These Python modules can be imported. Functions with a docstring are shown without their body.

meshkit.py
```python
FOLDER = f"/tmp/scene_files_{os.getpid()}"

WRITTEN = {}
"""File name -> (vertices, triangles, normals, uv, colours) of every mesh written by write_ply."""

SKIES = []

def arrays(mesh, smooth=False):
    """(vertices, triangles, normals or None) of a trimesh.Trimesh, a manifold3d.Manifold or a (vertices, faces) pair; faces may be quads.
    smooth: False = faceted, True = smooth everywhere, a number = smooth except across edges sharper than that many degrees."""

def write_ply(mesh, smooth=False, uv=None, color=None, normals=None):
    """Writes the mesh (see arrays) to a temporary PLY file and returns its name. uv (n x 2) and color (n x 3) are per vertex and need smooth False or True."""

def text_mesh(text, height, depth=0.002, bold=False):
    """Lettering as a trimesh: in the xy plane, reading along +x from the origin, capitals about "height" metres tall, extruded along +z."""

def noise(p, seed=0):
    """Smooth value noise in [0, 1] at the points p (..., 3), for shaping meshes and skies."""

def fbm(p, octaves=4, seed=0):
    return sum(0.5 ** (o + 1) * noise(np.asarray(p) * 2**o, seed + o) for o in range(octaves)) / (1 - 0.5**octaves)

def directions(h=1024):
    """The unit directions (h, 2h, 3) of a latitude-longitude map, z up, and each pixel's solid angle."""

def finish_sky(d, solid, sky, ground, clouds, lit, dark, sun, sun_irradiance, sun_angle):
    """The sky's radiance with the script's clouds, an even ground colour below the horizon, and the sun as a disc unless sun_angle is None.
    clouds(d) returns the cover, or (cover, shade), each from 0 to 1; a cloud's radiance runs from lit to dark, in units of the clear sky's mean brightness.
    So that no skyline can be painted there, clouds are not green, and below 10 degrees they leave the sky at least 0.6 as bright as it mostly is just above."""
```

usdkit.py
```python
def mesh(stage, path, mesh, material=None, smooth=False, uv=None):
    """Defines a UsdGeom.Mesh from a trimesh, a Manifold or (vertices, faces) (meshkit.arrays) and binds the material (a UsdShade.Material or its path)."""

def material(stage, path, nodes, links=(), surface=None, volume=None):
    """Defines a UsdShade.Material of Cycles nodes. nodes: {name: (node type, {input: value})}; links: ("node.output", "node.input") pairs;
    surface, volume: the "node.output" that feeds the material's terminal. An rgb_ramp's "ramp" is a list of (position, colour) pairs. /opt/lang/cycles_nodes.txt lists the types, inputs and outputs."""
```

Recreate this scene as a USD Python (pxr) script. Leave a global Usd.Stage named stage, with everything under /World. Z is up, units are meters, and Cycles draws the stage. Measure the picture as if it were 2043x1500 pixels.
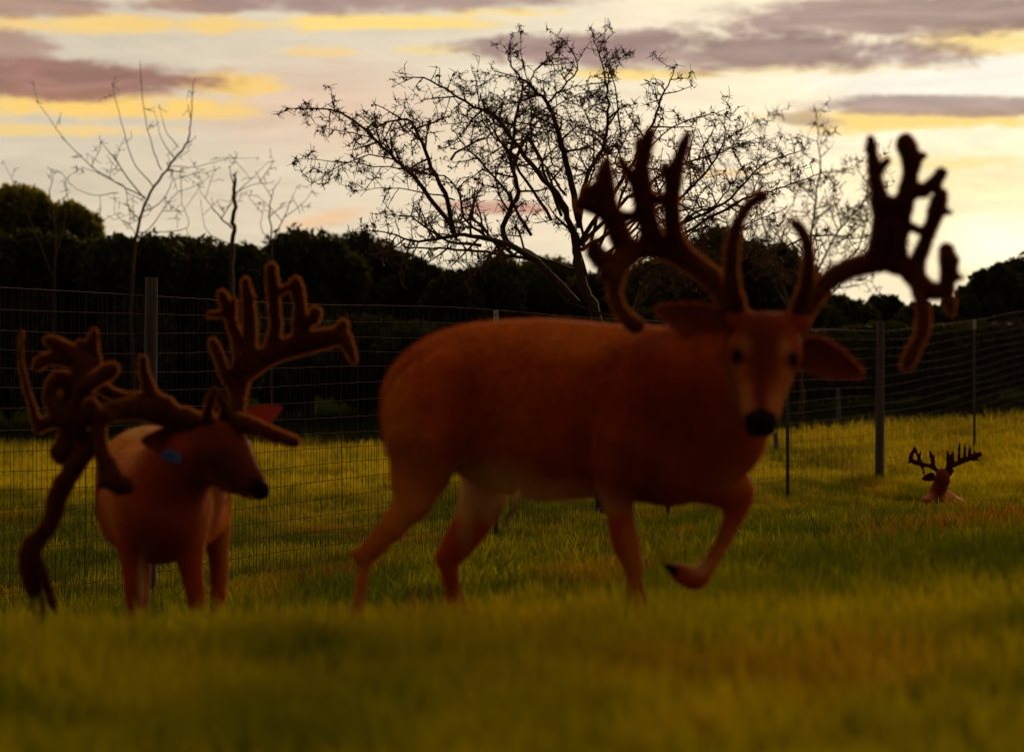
import math, random
import numpy as np
import trimesh, usdkit, meshkit
from scipy import sparse
from scipy.interpolate import RBFInterpolator
from pxr import Usd, UsdGeom, UsdLux, UsdShade, Gf, Sdf, Vt

stage = Usd.Stage.CreateInMemory()
UsdGeom.SetStageUpAxis(stage, 'Z')
UsdGeom.SetStageMetersPerUnit(stage, 1.0)
UsdGeom.Xform.Define(stage, '/World')
T = Sdf.ValueTypeNames

# ------------------------------------------------------------------ camera, sky, sun, exposure
FPX, UC, VH, CAMZ = 6000.0, 1021.5, 855.0, 0.62     # focal length in pixels of the photograph, centre column, horizon row, eye height
cam = UsdGeom.Camera.Define(stage, '/World/camera')
cam.CreateHorizontalApertureAttr(36.0)
cam.CreateVerticalApertureAttr(36.0 * 751 / 1024)
cam.CreateFocalLengthAttr(36.0 * FPX / 2043)
cam.CreateVerticalApertureOffsetAttr(36.0 * 105 / 2043)
cam.CreateFStopAttr(2.9)
cam.CreateFocusDistanceAttr(23.0)
cam.CreateExposureAttr(0.0)
cam.AddTranslateOp().Set((0, 0, CAMZ))
cam.AddRotateXOp().Set(90)

SUN_EL, SUN_AZ = math.radians(12.0), math.radians(13.0)
sun_dir = np.array([math.sin(SUN_AZ) * math.cos(SUN_EL), math.cos(SUN_AZ) * math.cos(SUN_EL), math.sin(SUN_EL)])


class Ref(str):
    pass


class Graph:
    """Builds a node graph for usdkit.material; inputs that are Ref become links."""
    def __init__(self):
        self.n, self.l = {}, []

    def add(self, kind, out, **inp):
        name = 'n%d' % len(self.n)
        self.n[name] = (kind, {k: v for k, v in inp.items() if not isinstance(v, Ref)})
        for k, v in inp.items():
            if isinstance(v, Ref):
                self.l.append((str(v), name + '.' + k))
        return Ref(name + '.' + out)

    def m(self, op, a, b=0.5, c=0.0):
        return self.add('math', 'value', math_type=op, value1=a, value2=b, value3=c)

    def step(self, x, lo, hi):
        return self.add('map_range', 'result', range_type='smoothstep', value=x, from_min=lo, from_max=hi, to_min=0.0, to_max=1.0, clamp=True)

    def mix(self, f, a, b, kind='mix'):
        return self.add('mix', 'color', mix_type=kind, fac=f, color1=a, color2=b)

    def done(self, path, surface=None, volume=None):
        return usdkit.material(stage, '/World/Looks/' + path, self.n, self.l, surface=surface and str(surface), volume=volume and str(volume))


def sky_material():
    g = Graph()
    d = g.add('texture_coordinate', 'generated')
    sep = g.add('separate_xyz', 'x', vector=d)
    nm = sep.split('.')[0]
    x, y, z = Ref(nm + '.x'), Ref(nm + '.y'), Ref(nm + '.z')
    az, el = g.m('arctan2', x, y), g.m('arcsine', z)
    sky = g.add('sky_texture', 'color', sky_type='single_scattering', sun_disc=False, sun_elevation=SUN_EL, sun_rotation=SUN_AZ)
    # thin veil of high cloud, brighter towards the sun
    c = g.add('vector_math', 'value', math_type='dot_product', vector1=d, vector2=tuple(sun_dir))
    veil = g.add('rgb_ramp', 'color', fac=g.add('map_range', 'result', value=c, from_min=-1.0, from_max=1.0, to_min=0.0, to_max=1.0, clamp=True),
                 ramp=[(0.0, (0.085, 0.062, 0.042)), (0.25, (0.17, 0.13, 0.09)), (0.5, (0.56, 0.45, 0.31)), (0.8, (0.62, 0.52, 0.37)), (0.93, (0.58, 0.51, 0.40)), (0.97, (0.63, 0.56, 0.44)), (0.984, (0.71, 0.65, 0.51)), (0.993, (0.84, 0.78, 0.60)), (1.0, (0.96, 0.91, 0.70))])
    col = g.mix(0.92, g.mix(1.0, sky, (0.10, 0.085, 0.07), 'multiply'), veil)
    # warm lower sky
    low = g.step(el, 0.075, 0.045)
    col = g.mix(g.m('multiply', low, 0.45), col, (0.78, 0.76, 0.53))
    # large soft unevenness
    v1 = g.add('combine_xyz', 'vector', x=g.m('multiply', az, 9.0), y=g.m('multiply', el, 30.0), z=0.0)
    n1 = g.add('noise_texture', 'fac', vector=v1, scale=1.0, detail=5.0, roughness=0.55, distortion=0.4)
    v2 = g.add('combine_xyz', 'vector', x=g.m('multiply', az, 38.0), y=g.m('multiply', el, 120.0), z=3.0)
    n2 = g.add('noise_texture', 'fac', vector=v2, scale=1.0, detail=7.0, roughness=0.6, distortion=0.6)
    nn = g.m('add', g.m('multiply', g.m('subtract', n1, 0.5), 1.1), g.m('multiply', g.m('subtract', n2, 0.5), 1.5))

    v4 = g.add('combine_xyz', 'vector', x=g.m('multiply', az, 110.0), y=g.m('multiply', el, 330.0), z=5.0)
    nn = g.m('add', nn, g.m('multiply', g.m('subtract', g.add('noise_texture', 'fac', vector=v4, scale=1.0, detail=5.0, roughness=0.65, distortion=0.5), 0.5), 0.7))

    def bank(u, v, wu, wv, slope=0.0, rough=1.0, soft=0.55):
        a0, e0 = (u - UC) / FPX, (VH - v) / FPX
        da = g.m('subtract', az, a0)
        a = g.m('divide', da, wu / FPX)
        e = g.m('divide', g.m('subtract', g.m('subtract', el, e0), g.m('multiply', da, slope)), wv / FPX)
        r = g.m('subtract', g.m('subtract', 1.0, g.m('multiply', a, a)), g.m('multiply', e, e))
        return g.step(g.m('add', r, g.m('multiply', nn, rough)), 0.0, soft)

    # evening cloud all round, the same kind outside the picture as in it
    v3 = g.add('combine_xyz', 'vector', x=g.m('multiply', az, 2.6), y=g.m('multiply', el, 9.0), z=7.0)
    n3 = g.add('noise_texture', 'fac', vector=v3, scale=1.0, detail=6.0, roughness=0.55, distortion=0.3)
    outside = g.step(g.m('maximum', g.m('subtract', g.m('absolute', az), 0.16), g.m('subtract', el, 0.135)), 0.0, 0.05)
    dim = g.m('add', 0.45, g.m('multiply', g.step(c, 0.2, 1.0), 0.55))
    dimc = g.add('combine_xyz', 'vector', x=dim, y=dim, z=dim)
    rim_c = g.mix(1.0, (0.80, 0.60, 0.28), dimc, 'multiply')
    cloud_c = g.mix(1.0, (0.36, 0.235, 0.205), dimc, 'multiply')
    col = g.mix(g.m('multiply', g.m('multiply', g.step(n3, 0.47, 0.56), outside), 0.5), col, rim_c)
    col = g.mix(g.m('multiply', g.m('multiply', g.step(n3, 0.52, 0.62), outside), 0.8), col, cloud_c)

    # the pink haze left of centre and the warm glows
    col = g.mix(g.m('multiply', bank(640, 215, 330, 130, 0.0, 0.6, 1.2), 0.5), col, (0.78, 0.47, 0.33))
    col = g.mix(g.m('multiply', bank(990, 300, 420, 120, 0.0, 0.5, 1.3), 0.28), col, (0.92, 0.66, 0.42))
    white = (0.98, 0.94, 0.84)
    col = g.mix(g.m('multiply', bank(1900, 160, 420, 95, 0.0, 0.5, 1.1), 0.75), col, white)
    col = g.mix(g.m('multiply', bank(2000, 470, 460, 170, 0.0, 0.3, 1.6), 0.92), col, (1.08, 0.96, 0.52))
    col = g.mix(g.m('multiply', bank(1880, 350, 330, 60, 0.0, 0.8, 1.2), 0.45), col, (1.0, 0.84, 0.40))
    col = g.mix(g.m('multiply', bank(1975, 488, 150, 75, 0.0, 0.3, 1.5), 0.95), col, (1.35, 1.25, 0.95))
    # banks: a yellow lit lower edge, then the mauve body
    wisp = g.add('noise_texture', 'fac', vector=g.add('combine_xyz', 'vector', x=g.m('multiply', az, 22.0), y=g.m('multiply', el, 140.0), z=9.0), scale=1.0, detail=7.0, roughness=0.62, distortion=0.8)
    wk = g.add('map_range', 'result', value=wisp, from_min=0.3, from_max=0.7, to_min=0.90, to_max=1.10, clamp=True)
    col = g.mix(1.0, col, g.add('combine_xyz', 'vector', x=wk, y=wk, z=wk), 'multiply')
    gold = [(230, 60, 380, 24, 0.7), (800, 50, 300, 17, 0.85), (1000, 30, 170, 12, 0.7), (70, 216, 470, 34, 0.95), (450, 172, 150, 26, 0.85), (320, 232, 230, 14, 0.5), (80, 268, 360, 14, 0.6), (640, 110, 120, 12, 0.45),
            (1260, 152, 200, 14, 0.8), (1950, 92, 220, 34, 0.75), (1600, 142, 330, 20, 0.4), (1780, 246, 330, 22, 0.85), (1650, 262, 110, 20, 0.7), (1880, 330, 160, 16, 0.5), (870, 104, 100, 10, 0.45)]
    for u, v, wu, wv, op in gold:
        col = g.mix(g.m('multiply', bank(u, v, wu, wv * 1.1, -0.02 if u > 1700 else 0.0, 1.6, 0.9), min(1.0, op * 1.15)), col, (1.0, 0.66, 0.19) if u < 700 else (1.02, 0.74, 0.24))
    banks = [(1440, 108, 560, 52, -0.012, 0.92), (1780, 46, 500, 58, 0.015, 0.9), (1090, 96, 240, 24, 0.0, 0.75), (70, 172, 480, 46, 0.012, 0.95), (1860, 220, 370, 24, -0.02, 0.85), (1610, 246, 90, 20, -0.1, 0.6),
             (70, 30, 200, 30, 0.02, 0.75), (370, 22, 150, 22, 0.0, 0.8), (820, 0, 540, 40, 0.012, 0.88), (20, 112, 130, 46, 0.0, 0.7)]
    shade = g.add('map_range', 'result', value=wisp, from_min=0.3, from_max=0.7, to_min=0.72, to_max=1.3, clamp=True)
    shadec = g.add('combine_xyz', 'vector', x=shade, y=shade, z=shade)
    left_c = g.mix(1.0, (0.36, 0.185, 0.145), shadec, 'multiply')
    right_c = g.mix(1.0, (0.37, 0.245, 0.22), shadec, 'multiply')
    for u, v, wu, wv, sl, op in banks:
        col = g.mix(g.m('multiply', bank(u, v, wu, wv, sl, 1.15, 0.75), op), col, left_c if u < 700 else right_c)
    col = g.mix(g.m('multiply', bank(985, 415, 150, 17, -0.02, 0.9, 0.8), 0.8), col, (0.60, 0.27, 0.20))
    col = g.mix(g.m('multiply', bank(640, 440, 120, 22, 0.2, 0.9, 1.2), 0.6), col, (0.95, 0.50, 0.22))
    col = g.mix(g.m('multiply', bank(1450, 348, 150, 10, 0.06, 0.9, 1.0), 0.6), col, (1.0, 0.60, 0.22))
    bg = g.add('background_shader', 'background', color=g.mix(1.0, col, (10.0, 10.0, 10.0), 'multiply'), strength=0.1)
    return g.done('sky', bg)


dome = UsdLux.DomeLight.Define(stage, '/World/sky')
UsdShade.MaterialBindingAPI.Apply(dome.GetPrim()).Bind(sky_material())
dome.GetPrim().SetCustomDataByKey('kind', 'structure')

sun = UsdLux.DistantLight.Define(stage, '/World/sun')
sun.CreateIntensityAttr(1.1)
sun.CreateAngleAttr(22.0)
sun.CreateNormalizeAttr(True)
sun.CreateColorAttr(Gf.Vec3f(1.0, 0.66, 0.33))
sun.AddRotateZOp().Set(-math.degrees(SUN_AZ))
sun.AddRotateXOp().Set(-(90 - math.degrees(SUN_EL)))

# ------------------------------------------------------------------ helpers
used = {}


def numbered(parent, name):
    k = used.get((parent, name), 0)
    used[(parent, name)] = k + 1
    return name if k == 0 else '%s_%03d' % (name, k)


def px(u, v, Y):
    """The point that the photograph shows at pixel (u, v), Y metres away."""
    return np.array([(u - UC) / FPX * Y, Y, CAMZ + (VH - v) / FPX * Y])


def tag(p, label=None, cat=None, group=None, kind=None):
    p = p.GetPrim() if hasattr(p, 'GetPrim') else p
    for k, v in (('label', label), ('category', cat), ('group', group), ('kind', kind)):
        if v:
            p.SetCustomDataByKey(k, v)
    return p


def thing(name, loc, label, cat, group=None):
    path = '/World/' + numbered('/World', name)
    x = UsdGeom.Xform.Define(stage, path)
    x.AddTranslateOp().Set(Gf.Vec3d(*map(float, loc)))
    tag(x, label, cat, group)
    return path


def part(parent, name, mesh, mat, smooth=False, origin=(0, 0, 0), kind=None, colors=None, label=None):
    path = parent + '/' + numbered(parent, name)
    v, f = (mesh.vertices, mesh.faces) if hasattr(mesh, 'vertices') else mesh
    v, f = np.asarray(v, float) - np.asarray(origin, float), np.asarray(f, int)
    m = usdkit.mesh(stage, path, (v, f), mat, smooth)
    if colors is not None:
        UsdGeom.PrimvarsAPI(m).CreatePrimvar('fur', T.Color3fArray, 'vertex').Set(Vt.Vec3fArray.FromNumpy(np.asarray(colors, np.float32)))
    tag(m, label=label, kind=kind)
    return path


def join(parts):
    V, F, n = [], [], 0
    for v, f in parts:
        V.append(v)
        F.append(np.asarray(f) + n)
        n += len(v)
    return np.vstack(V), np.vstack(F)


def tube(p, r, sides=5, cap=True):
    p = np.asarray(p, float)
    r = np.broadcast_to(np.asarray(r, float), (len(p),))
    t = np.gradient(p, axis=0)
    t /= np.linalg.norm(t, axis=1, keepdims=True) + 1e-12
    a = np.cross(t, [0.31, 0.9, 0.3] if abs(t[:, 1]).mean() < 0.8 else [1.0, 0.1, 0.2])
    a /= np.linalg.norm(a, axis=1, keepdims=True) + 1e-12
    b = np.cross(t, a)
    an = np.arange(sides) * 2 * np.pi / sides
    v = (p[:, None] + r[:, None, None] * (np.cos(an)[None, :, None] * a[:, None] + np.sin(an)[None, :, None] * b[:, None])).reshape(-1, 3)
    i, j = np.meshgrid(np.arange(len(p) - 1), np.arange(sides), indexing='ij')
    A, B = (i * sides + j).ravel(), (i * sides + (j + 1) % sides).ravel()
    C, D = A + sides, B + sides
    f = np.vstack([np.stack([A, B, D], 1), np.stack([A, D, C], 1)])
    if cap:
        n = len(v)
        v = np.vstack([v, p[:1], p[-1:]])
        k = np.arange(sides)
        f = np.vstack([f, np.stack([np.full(sides, n), (k + 1) % sides, k], 1), np.stack([np.full(sides, n + 1), (len(p) - 1) * sides + k, (len(p) - 1) * sides + (k + 1) % sides], 1)])
    return v, f


def spline(P, n):
    """Catmull-Rom through the rows of P (any columns)."""
    P = np.asarray(P, float)
    if len(P) < 3:
        s = np.linspace(0, 1, n)[:, None]
        return P[0] * (1 - s) + P[-1] * s
    Q = np.vstack([2 * P[0] - P[1], P, 2 * P[-1] - P[-2]])
    out = []
    for x in np.linspace(0, len(P) - 1 - 1e-9, n):
        i, t = int(x), x - int(x)
        a, b, c, d = Q[i:i + 4]
        out.append(0.5 * (2 * b + (c - a) * t + (2 * a - 5 * b + 4 * c - d) * t * t + (3 * b - 3 * c + d - a) * t ** 3))
    return np.array(out)


class Blob:
    """A smooth union of tapered capsules, meshed by surface nets."""
    def __init__(self):
        self.p = []

    def seg(self, a, b, ra, rb, k=0.03, axis=None, s=1.0):
        self.p.append((np.asarray(a, float), np.asarray(b, float), ra, rb, k, axis, s))

    def chain(self, pts, k=0.03, axis=None, s=1.0, fine=0):
        """pts rows: (u, v, depth, radius in pixels)"""
        pts = np.asarray(pts, float)
        if fine and len(pts) > 2:
            pts = spline(pts, fine)
        w = [(px(u, v, Y), r * Y / FPX) for u, v, Y, r in pts]
        if len(w) == 1:
            self.seg(w[0][0], w[0][0] + [0, 0, 1e-4], w[0][1], w[0][1], k, axis, s)
        for (a, ra), (b, rb) in zip(w, w[1:]):
            self.seg(a, b, ra, rb, k, axis, s)

    def mesh(self, h, smooth=2):
        big = max(max(p[2], p[3]) for p in self.p)
        P = np.array([q for p in self.p for q in (p[0], p[1])])
        lo, hi = P.min(0) - big - 4 * h, P.max(0) + big + 4 * h
        n = np.ceil((hi - lo) / h).astype(int) + 1
        D = np.full(n, 1.0, np.float32)
        ax = [lo[i] + h * np.arange(n[i]) for i in range(3)]
        for a, b, ra, rb, k, axis, s in self.p:
            m = max(ra, rb) * max(1, s) + k + 3 * h
            i0 = np.maximum(((np.minimum(a, b) - m - lo) / h).astype(int), 0)
            i1 = np.minimum(((np.maximum(a, b) + m - lo) / h).astype(int) + 2, n)
            X, Y, Z = np.meshgrid(ax[0][i0[0]:i1[0]], ax[1][i0[1]:i1[1]], ax[2][i0[2]:i1[2]], indexing='ij')
            q = np.stack([X, Y, Z], -1) - a
            ba = b - a
            if axis is not None:
                q = q + (q @ axis)[..., None] * ((1 / s - 1) * axis)
                ba = ba + (ba @ axis) * ((1 / s - 1) * axis)
            t = np.clip(q @ ba / max(ba @ ba, 1e-12), 0, 1)
            d = (np.linalg.norm(q - t[..., None] * ba, axis=-1) - (ra + (rb - ra) * t)) * min(1.0, s)
            o = D[i0[0]:i1[0], i0[1]:i1[1], i0[2]:i1[2]]
            hh = np.maximum(k - np.abs(o - d), 0) / k
            D[i0[0]:i1[0], i0[1]:i1[1], i0[2]:i1[2]] = np.minimum(o, d) - hh * hh * k * 0.25
        s = D < 0
        c = [s[i:n[0] - 1 + i, j:n[1] - 1 + j, l:n[2] - 1 + l] for i in (0, 1) for j in (0, 1) for l in (0, 1)]
        tot = sum(x.astype(np.int8) for x in c)
        act = np.argwhere((tot > 0) & (tot < 8))
        idx = np.full(np.array(n) - 1, -1, np.int64)
        idx[tuple(act.T)] = np.arange(len(act))
        acc, cnt = np.zeros((len(act), 3)), np.zeros(len(act))
        cor = np.array([(i, j, l) for i in (0, 1) for j in (0, 1) for l in (0, 1)])
        for e in range(8):
            for axn in range(3):
                if cor[e][axn]:
                    continue
                o2 = cor[e].copy()
                o2[axn] = 1
                A, B = D[tuple((act + cor[e]).T)], D[tuple((act + o2).T)]
                ok = (A < 0) != (B < 0)
                tt = np.where(ok, A / np.where(ok, A - B, 1), 0)
                pnt = cor[e] + tt[:, None] * (o2 - cor[e])
                acc += pnt * ok[:, None]
                cnt += ok
        V = lo + h * (act + acc / cnt[:, None])
        F = []
        for axn in range(3):
            u, w = [(1, 2), (2, 0), (0, 1)][axn]
            A = s.take(range(n[axn] - 1), axn)
            B = s.take(range(1, n[axn]), axn)
            e = np.argwhere(A != B)
            e = e[(e[:, u] > 0) & (e[:, w] > 0) & (e[:, u] < n[u] - 1) & (e[:, w] < n[w] - 1)]
            du, dw = np.eye(3, dtype=int)[u], np.eye(3, dtype=int)[w]
            q = np.stack([idx[tuple((e - du - dw).T)], idx[tuple((e - dw).T)], idx[tuple(e.T)], idx[tuple((e - du).T)]], 1)
            flip = ~A[tuple(e.T)]
            q[flip] = q[flip][:, ::-1]
            F.append(q)
        F = np.vstack(F)
        F = np.vstack([F[:, [0, 1, 2]], F[:, [0, 2, 3]]])
        i, j = np.r_[F[:, 0], F[:, 1], F[:, 2]], np.r_[F[:, 1], F[:, 2], F[:, 0]]
        W = sparse.coo_matrix((np.ones(2 * len(i)), (np.r_[i, j], np.r_[j, i])), shape=(len(V), len(V))).tocsr()
        W.data[:] = 1.0
        W = sparse.diags(1.0 / np.maximum(np.asarray(W.sum(1)).ravel(), 1)) @ W
        for _ in range(smooth * 2):
            V = V + 0.5 * (W @ V - V)
            V = V - 0.52 * (W @ V - V)
        return V, F


def normals(v, f):
    n = np.zeros_like(v)
    fn = np.cross(v[f[:, 1]] - v[f[:, 0]], v[f[:, 2]] - v[f[:, 0]])
    for k in range(3):
        np.add.at(n, f[:, k], fn)
    return n / np.maximum(np.linalg.norm(n, axis=1, keepdims=True), 1e-12)


def fuzz(parent, name, v, f, n, length, width, mat, rng, lie=None, lift=1.0, origin=(0, 0, 0), colors=None, keep=None, legs=None):
    """Short hairs standing on a surface: one curves prim."""
    fa = np.linalg.norm(np.cross(v[f[:, 1]] - v[f[:, 0]], v[f[:, 2]] - v[f[:, 0]]), axis=1)
    k = rng.choice(len(f), n, p=fa / fa.sum())
    w = rng.dirichlet((1, 1, 1), n)
    N = normals(v, f)
    p = (v[f[k]] * w[..., None]).sum(1)
    nn = (N[f[k]] * w[..., None]).sum(1)
    c = (colors[f[k]] * w[..., None]).sum(1) * rng.uniform(0.6, 1.45, (n, 1)) if colors is not None else None
    if keep is not None:
        ok = keep(p)
        p, nn = p[ok], nn[ok]
        c = c[ok] if c is not None else None
        n = len(p)
    d = nn * lift + rng.normal(0, 0.3, (n, 3))
    if lie is not None:
        d = d + lie
    d /= np.linalg.norm(d, axis=1, keepdims=True)
    L = length * rng.uniform(0.6, 1.15, (n, 1))
    if legs is not None:
        L = L * np.clip((p[:, 2:] - legs) / 0.12, 0.38, 1.0)
    pts = np.stack([p - nn * 0.001, p + d * L * 0.5, p + d * L + nn * 0 + rng.normal(0, 0.1, (n, 3)) * L], 1) - np.asarray(origin)
    path = parent + '/' + numbered(parent, name)
    cv = UsdGeom.BasisCurves.Define(stage, path)
    cv.CreateTypeAttr('linear')
    cv.CreatePointsAttr(Vt.Vec3fArray.FromNumpy(pts.reshape(-1, 3).astype(np.float32)))
    cv.CreateCurveVertexCountsAttr(Vt.IntArray.FromNumpy(np.full(n, 3, np.int32)))
    cv.CreateWidthsAttr(Vt.FloatArray.FromNumpy(np.tile(np.array([1.0, 0.75, 0.2], np.float32) * width, n)))
    cv.SetWidthsInterpolation('vertex')
    UsdShade.MaterialBindingAPI.Apply(cv.GetPrim()).Bind(mat)
    if c is not None:
        UsdGeom.PrimvarsAPI(cv).CreatePrimvar('fur', T.Color3fArray, 'vertex').Set(Vt.Vec3fArray.FromNumpy(np.repeat(c, 3, 0).astype(np.float32)))
    tag(cv, kind='stuff')
    return path


# ------------------------------------------------------------------ materials
def fur_mat(name, fixed=None, var=0.35, scale=18.0):
    g = Graph()
    pos = g.add('texture_coordinate', 'object')
    base = g.add('attribute', 'color', attribute='fur') if fixed is None else g.add('color', 'color', value=fixed)
    n = g.add('noise_texture', 'fac', vector=pos, scale=scale, detail=4.0, roughness=0.6)
    k = g.add('map_range', 'result', value=n, from_min=0.3, from_max=0.7, to_min=1 - var, to_max=1 + var, clamp=True)
    c = g.mix(1.0, base, g.add('combine_xyz', 'vector', x=k, y=k, z=k), 'multiply')
    st = g.add('mapping', 'vector', vector=pos, scale=(14.0, 60.0, 60.0))
    bn = g.add('bump', 'normal', height=g.add('noise_texture', 'fac', vector=st, scale=4.0, detail=3.0), strength=0.35, distance=0.006)
    s = g.add('principled_bsdf', 'BSDF', base_color=c, roughness=0.85, specular_ior_level=0.02, sheen_weight=0.06, sheen_roughness=0.5, sheen_tint=(1.0, 0.35, 0.06), normal=bn)
    return g.done(name, s)


def hair_mat(name, fixed=None, tr=0.5):
    g = Graph()
    base = g.add('attribute', 'color', attribute='fur') if fixed is None else g.add('color', 'color', value=fixed)
    a = g.add('diffuse_bsdf', 'BSDF', color=base)
    b = g.add('translucent_bsdf', 'BSDF', color=base)
    return g.done(name, g.add('mix_closure', 'closure', fac=tr, closure1=a, closure2=b))


def plain_mat(name, col, rough=0.6, spec=0.4, metal=0.0, var=0.25, scale=9.0, bump=0.2, stretch=(1, 1, 1)):
    g = Graph()
    pos = g.add('mapping', 'vector', vector=g.add('geometry', 'position'), scale=stretch)
    n = g.add('noise_texture', 'fac', vector=pos, scale=scale, detail=5.0, roughness=0.65)
    k = g.add('map_range', 'result', value=n, from_min=0.3, from_max=0.7, to_min=1 - var, to_max=1 + var, clamp=True)
    c = g.mix(1.0, col, g.add('combine_xyz', 'vector', x=k, y=k, z=k), 'multiply')
    bn = g.add('bump', 'normal', height=n, strength=bump, distance=0.01)
    return g.done(name, g.add('principled_bsdf', 'BSDF', base_color=c, roughness=rough, specular_ior_level=spec, metallic=metal, normal=bn))


def leaf_mat(name, c1, c2, c3, tr=0.35):
    g = Graph()
    r = g.add('geometry', 'random_per_island')
    n = g.add('noise_texture', 'fac', vector=g.add('geometry', 'position'), scale=0.9, detail=3.0)
    f = g.m('add', g.m('multiply', r, 0.6), g.m('multiply', g.m('subtract', n, 0.3), 0.9))
    c = g.add('rgb_ramp', 'color', fac=f, ramp=[(0.0, c1), (0.5, c2), (1.0, c3)])
    a = g.add('principled_bsdf', 'BSDF', base_color=c, roughness=0.7, specular_ior_level=0.04)
    b = g.add('translucent_bsdf', 'BSDF', color=c)
    return g.done(name, g.add('mix_closure', 'closure', fac=tr, closure1=a, closure2=b))


def field_color(g, island):
    """Olive, straw, rust and dark green patches of the pasture, plus painted tree shade and a foreground lift; the same on the soil and on the blades."""
    pos = g.add('geometry', 'position')
    big = g.add('noise_texture', 'fac', vector=g.add('mapping', 'vector', vector=pos, scale=(0.35, 0.16, 0.0)), scale=1.0, detail=4.0, roughness=0.6, distortion=0.5)
    mid = g.add('noise_texture', 'fac', vector=g.add('mapping', 'vector', vector=pos, scale=(1.7, 0.8, 0.0), location=(5, 2, 0)), scale=1.0, detail=4.0, roughness=0.6)
    f = g.m('add', g.m('multiply', big, 0.75), g.m('multiply', mid, 0.62))
    f = g.m('subtract', f, 0.085)
    if island:
        f = g.m('add', f, g.m('multiply', g.m('subtract', g.add('geometry', 'random_per_island'), 0.5), 0.13))
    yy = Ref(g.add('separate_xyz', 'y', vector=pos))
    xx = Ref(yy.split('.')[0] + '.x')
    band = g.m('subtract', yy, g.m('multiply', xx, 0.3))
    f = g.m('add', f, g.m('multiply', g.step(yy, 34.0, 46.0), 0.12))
    f = g.m('add', f, g.m('multiply', g.m('subtract', 1.0, g.step(yy, 7.0, 12.5)), 0.03))  # foreground colour lifted to make up for the shade on it
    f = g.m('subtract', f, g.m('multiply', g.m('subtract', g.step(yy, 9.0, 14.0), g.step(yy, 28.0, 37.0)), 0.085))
    c = g.add('rgb_ramp', 'color', fac=f, ramp=[(0.42, GRASS[0]), (0.52, GRASS[1]), (0.60, GRASS[2]), (0.69, GRASS[3]), (0.78, GRASS[4])])
    rust = g.add('noise_texture', 'fac', vector=g.add('mapping', 'vector', vector=pos, scale=(0.9, 0.45, 0.0), location=(11, 7, 0)), scale=1.0, detail=3.0)
    c = g.mix(g.m('multiply', g.step(rust, 0.54, 0.68), 0.5), c, GRASS[5])
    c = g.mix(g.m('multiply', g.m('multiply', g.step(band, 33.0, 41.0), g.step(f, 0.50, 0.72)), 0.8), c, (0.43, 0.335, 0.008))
    for cx, cy, rx, ry in ((2.5, 17.2, 0.75, 1.6), (3.3, 20.5, 0.9, 1.5), (-1.25, 20.0, 0.6, 0.9), (-0.5, 11.6, 0.3, 0.3)):
        ex, ey = g.m('divide', g.m('subtract', xx, cx), rx), g.m('divide', g.m('subtract', yy, cy), ry)
        q = g.m('subtract', g.m('subtract', 1.0, g.m('multiply', ex, ex)), g.m('multiply', ey, ey))
        c = g.mix(g.m('multiply', g.step(g.m('add', q, g.m('multiply', g.m('subtract', mid, 0.5), 2.5)), -0.2, 0.9), 0.75), c, (0.15, 0.045, 0.003))
    return g.mix(g.step(band, 52.5, 57.0), c, (0.012, 0.018, 0.002))  # shade in front of the tree line, painted into the grass colour


GRASS = [(0.055, 0.066, 0.002), (0.145, 0.132, 0.002), (0.215, 0.174, 0.002), (0.285, 0.208, 0.003), (0.34, 0.228, 0.003), (0.22, 0.095, 0.003)]


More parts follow.
